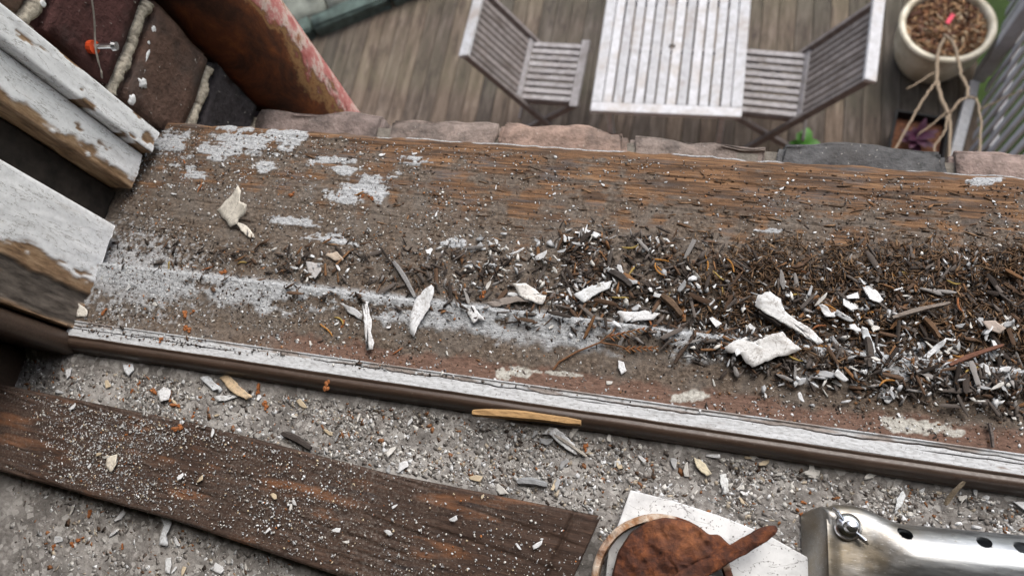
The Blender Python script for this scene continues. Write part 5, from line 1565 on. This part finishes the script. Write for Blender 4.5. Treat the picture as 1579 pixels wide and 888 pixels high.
outline_piece('paint_flake', [(846, 668), (858, 660), (872, 672), (886, 684), (890, 700), (876, 694), (860, 682)], 'white paint flake with a rolled edge on the window board', 'paint flake', WHITE, 0.0007, 0.003, 0.002, 12)
outline_piece('paint_flake', [(338, 582), (352, 578), (372, 598), (390, 612), (380, 616), (360, 606)], 'tan paint flake just inside the left part of the bead', 'paint flake', (0.6, 0.46, 0.3), 0.0008, 0.003, 0.002, 13)
outline_piece('paint_flake', [(310, 582), (322, 580), (342, 600), (336, 607), (320, 594)], 'long bluish white chip beside the tan flake', 'paint flake', (0.6, 0.63, 0.66), 0.0008, 0.002, 0.001, 14)
outline_piece('paint_flake', [(332, 612), (366, 606), (366, 612), (336, 619)], 'flat grey white chip below the tan flake', 'paint flake', (0.6, 0.62, 0.63), 0.0009, 0.002, 0.001, 15)
outline_piece('paint_flake', [(243, 604), (252, 596), (262, 600), (260, 616), (248, 620)], 'chunky white paint chip among rust crumbs on the window board', 'paint flake', WHITE, 0.001, 0.003, 0.001, 16)
outline_piece('paint_flake', [(190, 562), (204, 560), (206, 570), (198, 580), (192, 572)], 'wedge shaped white chip close under the bead at the left', 'paint flake', (0.66, 0.69, 0.72), 0.001, 0.002, 0.001, 17)
outline_piece('paint_flake', [(102, 570), (110, 567), (108, 578), (101, 586)], 'small upright white chip near the dark left corner', 'paint flake', (0.55, 0.56, 0.57), 0.001, 0.002, 0.001, 18)
outline_piece('paint_flake', [(250, 792), (264, 793), (264, 808), (257, 822), (256, 842), (244, 840), (248, 822), (255, 806)], 'curled white paint ribbon sticking out below the loose plank', 'paint flake', (0.66, 0.69, 0.72), 0.0007, 0.004, 0.002, 19)
outline_piece('paint_flake', [(255, 860), (264, 859), (262, 884), (254, 882)], 'narrow white chip at the lower left of the window board', 'paint flake', WHITE, 0.0008, 0.002, 0.001, 20)
outline_piece('paint_flake', [(163, 702), (180, 700), (180, 715), (172, 728), (162, 718)], 'largest cream chip on the loose plank', 'paint flake', (0.62, 0.57, 0.48), 0.0012, 0.0015, 0.001, 21)
outline_piece('paint_flake', [(1110, 732), (1120, 730), (1124, 758), (1113, 762)], 'upright white chip above the rusty disc', 'paint flake', (0.66, 0.68, 0.68), 0.001, 0.002, 0.001, 22)
outline_piece('paint_flake', [(1070, 705), (1084, 712), (1098, 730), (1090, 734), (1074, 720)], 'curved cream shaving between bead and white offcut', 'paint flake', (0.6, 0.54, 0.4), 0.0008, 0.002, 0.002, 23)
outline_piece('paint_flake', [(1382, 768), (1392, 756), (1397, 764), (1390, 780), (1380, 790)], 'ragged bluish white flake above the steel tube', 'paint flake', (0.62, 0.65, 0.67), 0.0008, 0.002, 0.001, 24)
outline_piece('paint_flake', [(340 + 990, 442), (1350, 446), (1362, 462), (1356, 468), (1340, 462)], 'bright white paint flake right of the long shard', 'paint flake', WHITE, 0.0008, 0.007, 0.002, 25)
outline_piece('paint_flake', [(1262, 470), (1276, 474), (1286, 488), (1272, 488)], 'short white flake just right of the long white shard', 'paint flake', WHITE, 0.0007, 0.006, 0.002, 26)
outline_piece('paint_flake', [(1327, 505), (1336, 508), (1345, 525), (1351, 538), (1342, 534), (1330, 520)], 'slim bluish white flake in the right half of the heap', 'paint flake', (0.66, 0.7, 0.73), 0.0007, 0.006, 0.002, 27)
outline_piece('paint_flake', [(1424, 550), (1440, 534), (1456, 523), (1454, 534), (1440, 545), (1428, 555)], 'rolled pale grey flake pointing up to the right', 'paint flake', (0.62, 0.64, 0.66), 0.0012, 0.005, 0.002, 28)
outline_piece('paint_flake', [(1515, 494), (1535, 494), (1548, 508), (1540, 516), (1524, 508)], 'tan backed paint flake near the right edge of the sill', 'paint flake', (0.36, 0.3, 0.26), 0.0008, 0.007, 0.002, 29)
outline_piece('paint_flake', [(1362, 605), (1372, 602), (1376, 616), (1368, 622), (1362, 614)], 'square white flake on the grime below the heap', 'paint flake', WHITE, 0.0007, 0.002, 0.001, 30)
outline_piece('paint_flake', [(953, 555), (962, 558), (966, 572), (958, 578), (953, 566)], 'single white flake on the brown grime above the bead', 'paint flake', WHITE, 0.0006, 0.002, 0.001, 31)
outline_piece('paint_flake', [(115, 480), (122, 467), (134, 478), (132, 488), (118, 489)], 'small cream flake wedged at the foot of the window frame', 'paint flake', (0.66, 0.63, 0.56), 0.0009, 0.003, 0.001, 32)
outline_piece('paint_flake', [(470, 402), (492, 406), (498, 420), (488, 432), (474, 420)], 'dull grey paint flake behind the step left of the heap', 'paint flake', (0.45, 0.44, 0.44), 0.0008, 0.003, 0.003, 33)
outline_piece('paint_flake', [(500, 392), (520, 388), (532, 402), (516, 402)], 'tan edged flake behind the step near the grey stick', 'paint flake', (0.48, 0.4, 0.32), 0.0008, 0.003, 0.003, 34)
outline_piece('paint_flake', [(885, 455), (900, 445), (922, 438), (944, 432), (940, 444), (918, 455), (900, 468)], 'long pale grey paint strip in the middle of the heap', 'paint flake', (0.55, 0.57, 0.58), 0.0008, 0.006, 0.002, 35)

def stick(name, a_, b_, w, t_, colr, label, cat, lift=0.002, lift2=None, mat='splinter', seed=1):
    A_ = to_world(np.array([a_[0], b_[0]], float), np.array([a_[1], b_[1]], float))
    p0 = P(*a_, A_[0][2] + lift + t_ / 2); p1 = P(*b_, A_[1][2] + (lift if lift2 is None else lift2) + t_ / 2)
    r = random.Random(seed); n = 9
    d = (p1 - p0); s = Vector((-d.y, d.x, 0)).normalized()
    m_ = MB(); vs = []
    for i in range(n):
        u = i / (n - 1)
        ww = w * (0.55 + 0.45 * math.sin(PI * (0.12 + 0.8 * u))) * r.uniform(0.85, 1.1) * 0.5
        c = p0 + d * u + s * (w * 0.15 * math.sin(u * 4)) - p0
        for q, z_ in ((-1, -0.3), (-0.5, -0.5), (0.6, -0.5), (1, -0.1), (0.5, 0.5), (-0.6, 0.45)):
            vs.append(c + s * (q * ww) + Vector((0, 0, z_ * t_ * r.uniform(0.8, 1.2))))
    m_.add(vs, [(6 * i + k, 6 * i + (k + 1) % 6, 6 * i + 6 + (k + 1) % 6, 6 * i + 6 + k) for i in range(n - 1) for k in range(6)] + [tuple(range(6))[::-1], tuple(6 * (n - 1) + k for k in range(6))])
    o = m_.build(name, MAT[mat])
    o.location = p0; o.color = (*colr, 1)
    return tag(o, label, cat)
stick('wood_splinter', (729, 636), (896, 650), 0.006, 0.004, (0.42, 0.26, 0.12), 'long golden wood splinter lying against the lower side of the bead', 'splinter', 0.003)
stick('wood_splinter', (607, 404), (641, 458), 0.0036, 0.0022, (0.25, 0.245, 0.245), 'weathered grey stick leaning against the step left of the heap', 'splinter', 0.003, 0.002)
stick('twig', (1376, 490), (1464, 466), 0.0032, 0.0026, (0.26, 0.22, 0.19), 'grey twig lying on the right half of the heap', 'twig', 0.006, 0.007)
stick('twig', (1464, 563), (1546, 531), 0.003, 0.002, (0.16, 0.075, 0.05), 'straight reddish brown twig near the right edge of the sill', 'twig', 0.005, 0.006)
stick('wood_splinter', (1338, 520), (1342, 566), 0.0045, 0.003, (0.07, 0.058, 0.05), 'thick dark wood splinter standing among white flakes', 'splinter', 0.005, 0.003)
stick('wood_splinter', (1425, 490), (1450, 520), 0.004, 0.003, (0.16, 0.095, 0.055), 'brown wood splinter under the grey twig', 'splinter', 0.005)
stick('wood_splinter', (1525, 652), (1532, 690), 0.0022, 0.002, (0.12, 0.1, 0.09), 'thin grey splinter hanging over the white strip at the right', 'splinter', 0.002)
stick('wood_splinter', (1040, 560), (1068, 520), 0.0026, 0.002, (0.08, 0.055, 0.04), 'dark brown splinter slanting below the ragged grey flake', 'splinter', 0.003)
stick('wood_splinter', (798, 742), (844, 746), 0.005, 0.003, (0.3, 0.31, 0.32), 'pale grey splinter above the end of the loose plank', 'splinter', 0.002)
stick('wood_splinter', (845, 665), (905, 703), 0.0024, 0.002, (0.45, 0.42, 0.37), 'pale stick along the rolled edge flake on the window board', 'splinter', 0.002)
stick('wood_splinter', (1458, 778), (1486, 742), 0.003, 0.002, (0.42, 0.34, 0.24), 'pale tan splinter lying between bead and steel tube', 'splinter', 0.002)
stick('wood_splinter', (1170, 480), (1205, 500), 0.005, 0.003, (0.05, 0.04, 0.035), 'dark splinter under the left end of the long shard', 'splinter', 0.004)
stick('wood_splinter', (1020, 455), (1052, 485), 0.005, 0.003, (0.13, 0.085, 0.055), 'broad brown splinter above the ragged grey flake', 'splinter', 0.005)
stick('wood_splinter', (940, 418), (975, 440), 0.0055, 0.003, (0.06, 0.052, 0.048), 'broad dark grey splinter in the centre of the heap', 'splinter', 0.005)
stick('wood_splinter', (435, 668), (480, 690), 0.005, 0.003, (0.06, 0.05, 0.045), 'dark splinter against the upper edge of the loose plank', 'splinter', 0.002)

# dried conifer sprig
sw = to_world(np.array([935.0]), np.array([527.0]))[0]
sprig = tag(empty('conifer_sprig', sw), 'dried orange brown conifer sprig at the lower edge of the heap', 'sprig')
def wp(px, py, h): 
    z = to_world(np.array([float(px)]), np.array([float(py)]))[0][2]
    return P(px, py, z + h) - Vector(sw)
def sp_tube(pts, r0, r1, name):
    w = [wp(*p) for p in pts]
    o = MB().tube(w, [r0 + (r1 - r0) * k / (len(w) - 1) for k in range(len(w))], 6).build(name, MAT['splinter'], sprig)
    o.color = (0.2, 0.1, 0.05, 1)
sp_tube([(853, 570, 0.001), (862, 558, 0.0015), (890, 542, 0.002), (925, 528, 0.003), (945, 512, 0.004), (955, 495, 0.005)], 0.0007, 0.0005, 'stem')
sp_tube([(925, 528, 0.003), (950, 532, 0.003), (980, 542, 0.002)], 0.0006, 0.0004, 'stem')
for (ax0, ay0, ax1, ay1, n, hz) in ((936, 520, 1010, 502, 9, 0.005), (960, 538, 1012, 536, 6, 0.003)):
    sp_tube([(ax0, ay0, hz - 0.001), (ax1, ay1, hz)], 0.0005, 0.0003, 'stem')
    for k in range(n):
        u = (k + 0.5) / n
        bx, by = ax0 + (ax1 - ax0) * u, ay0 + (ay1 - ay0) * u
        for s in (-1, 1):
            p0, p1 = wp(bx, by, hz), wp(bx + 8, by + s * (6 - 3 * u) + 1, hz + 0.0006)
            o = MB().tube([p0, p0.lerp(p1, 0.5), p1], [0.0003, 0.0005, 0.00015], 6).build('leaflet', MAT['splinter'], sprig)
            o.color = (0.21 + 0.1 * rnd.random(), 0.115, 0.045, 1)
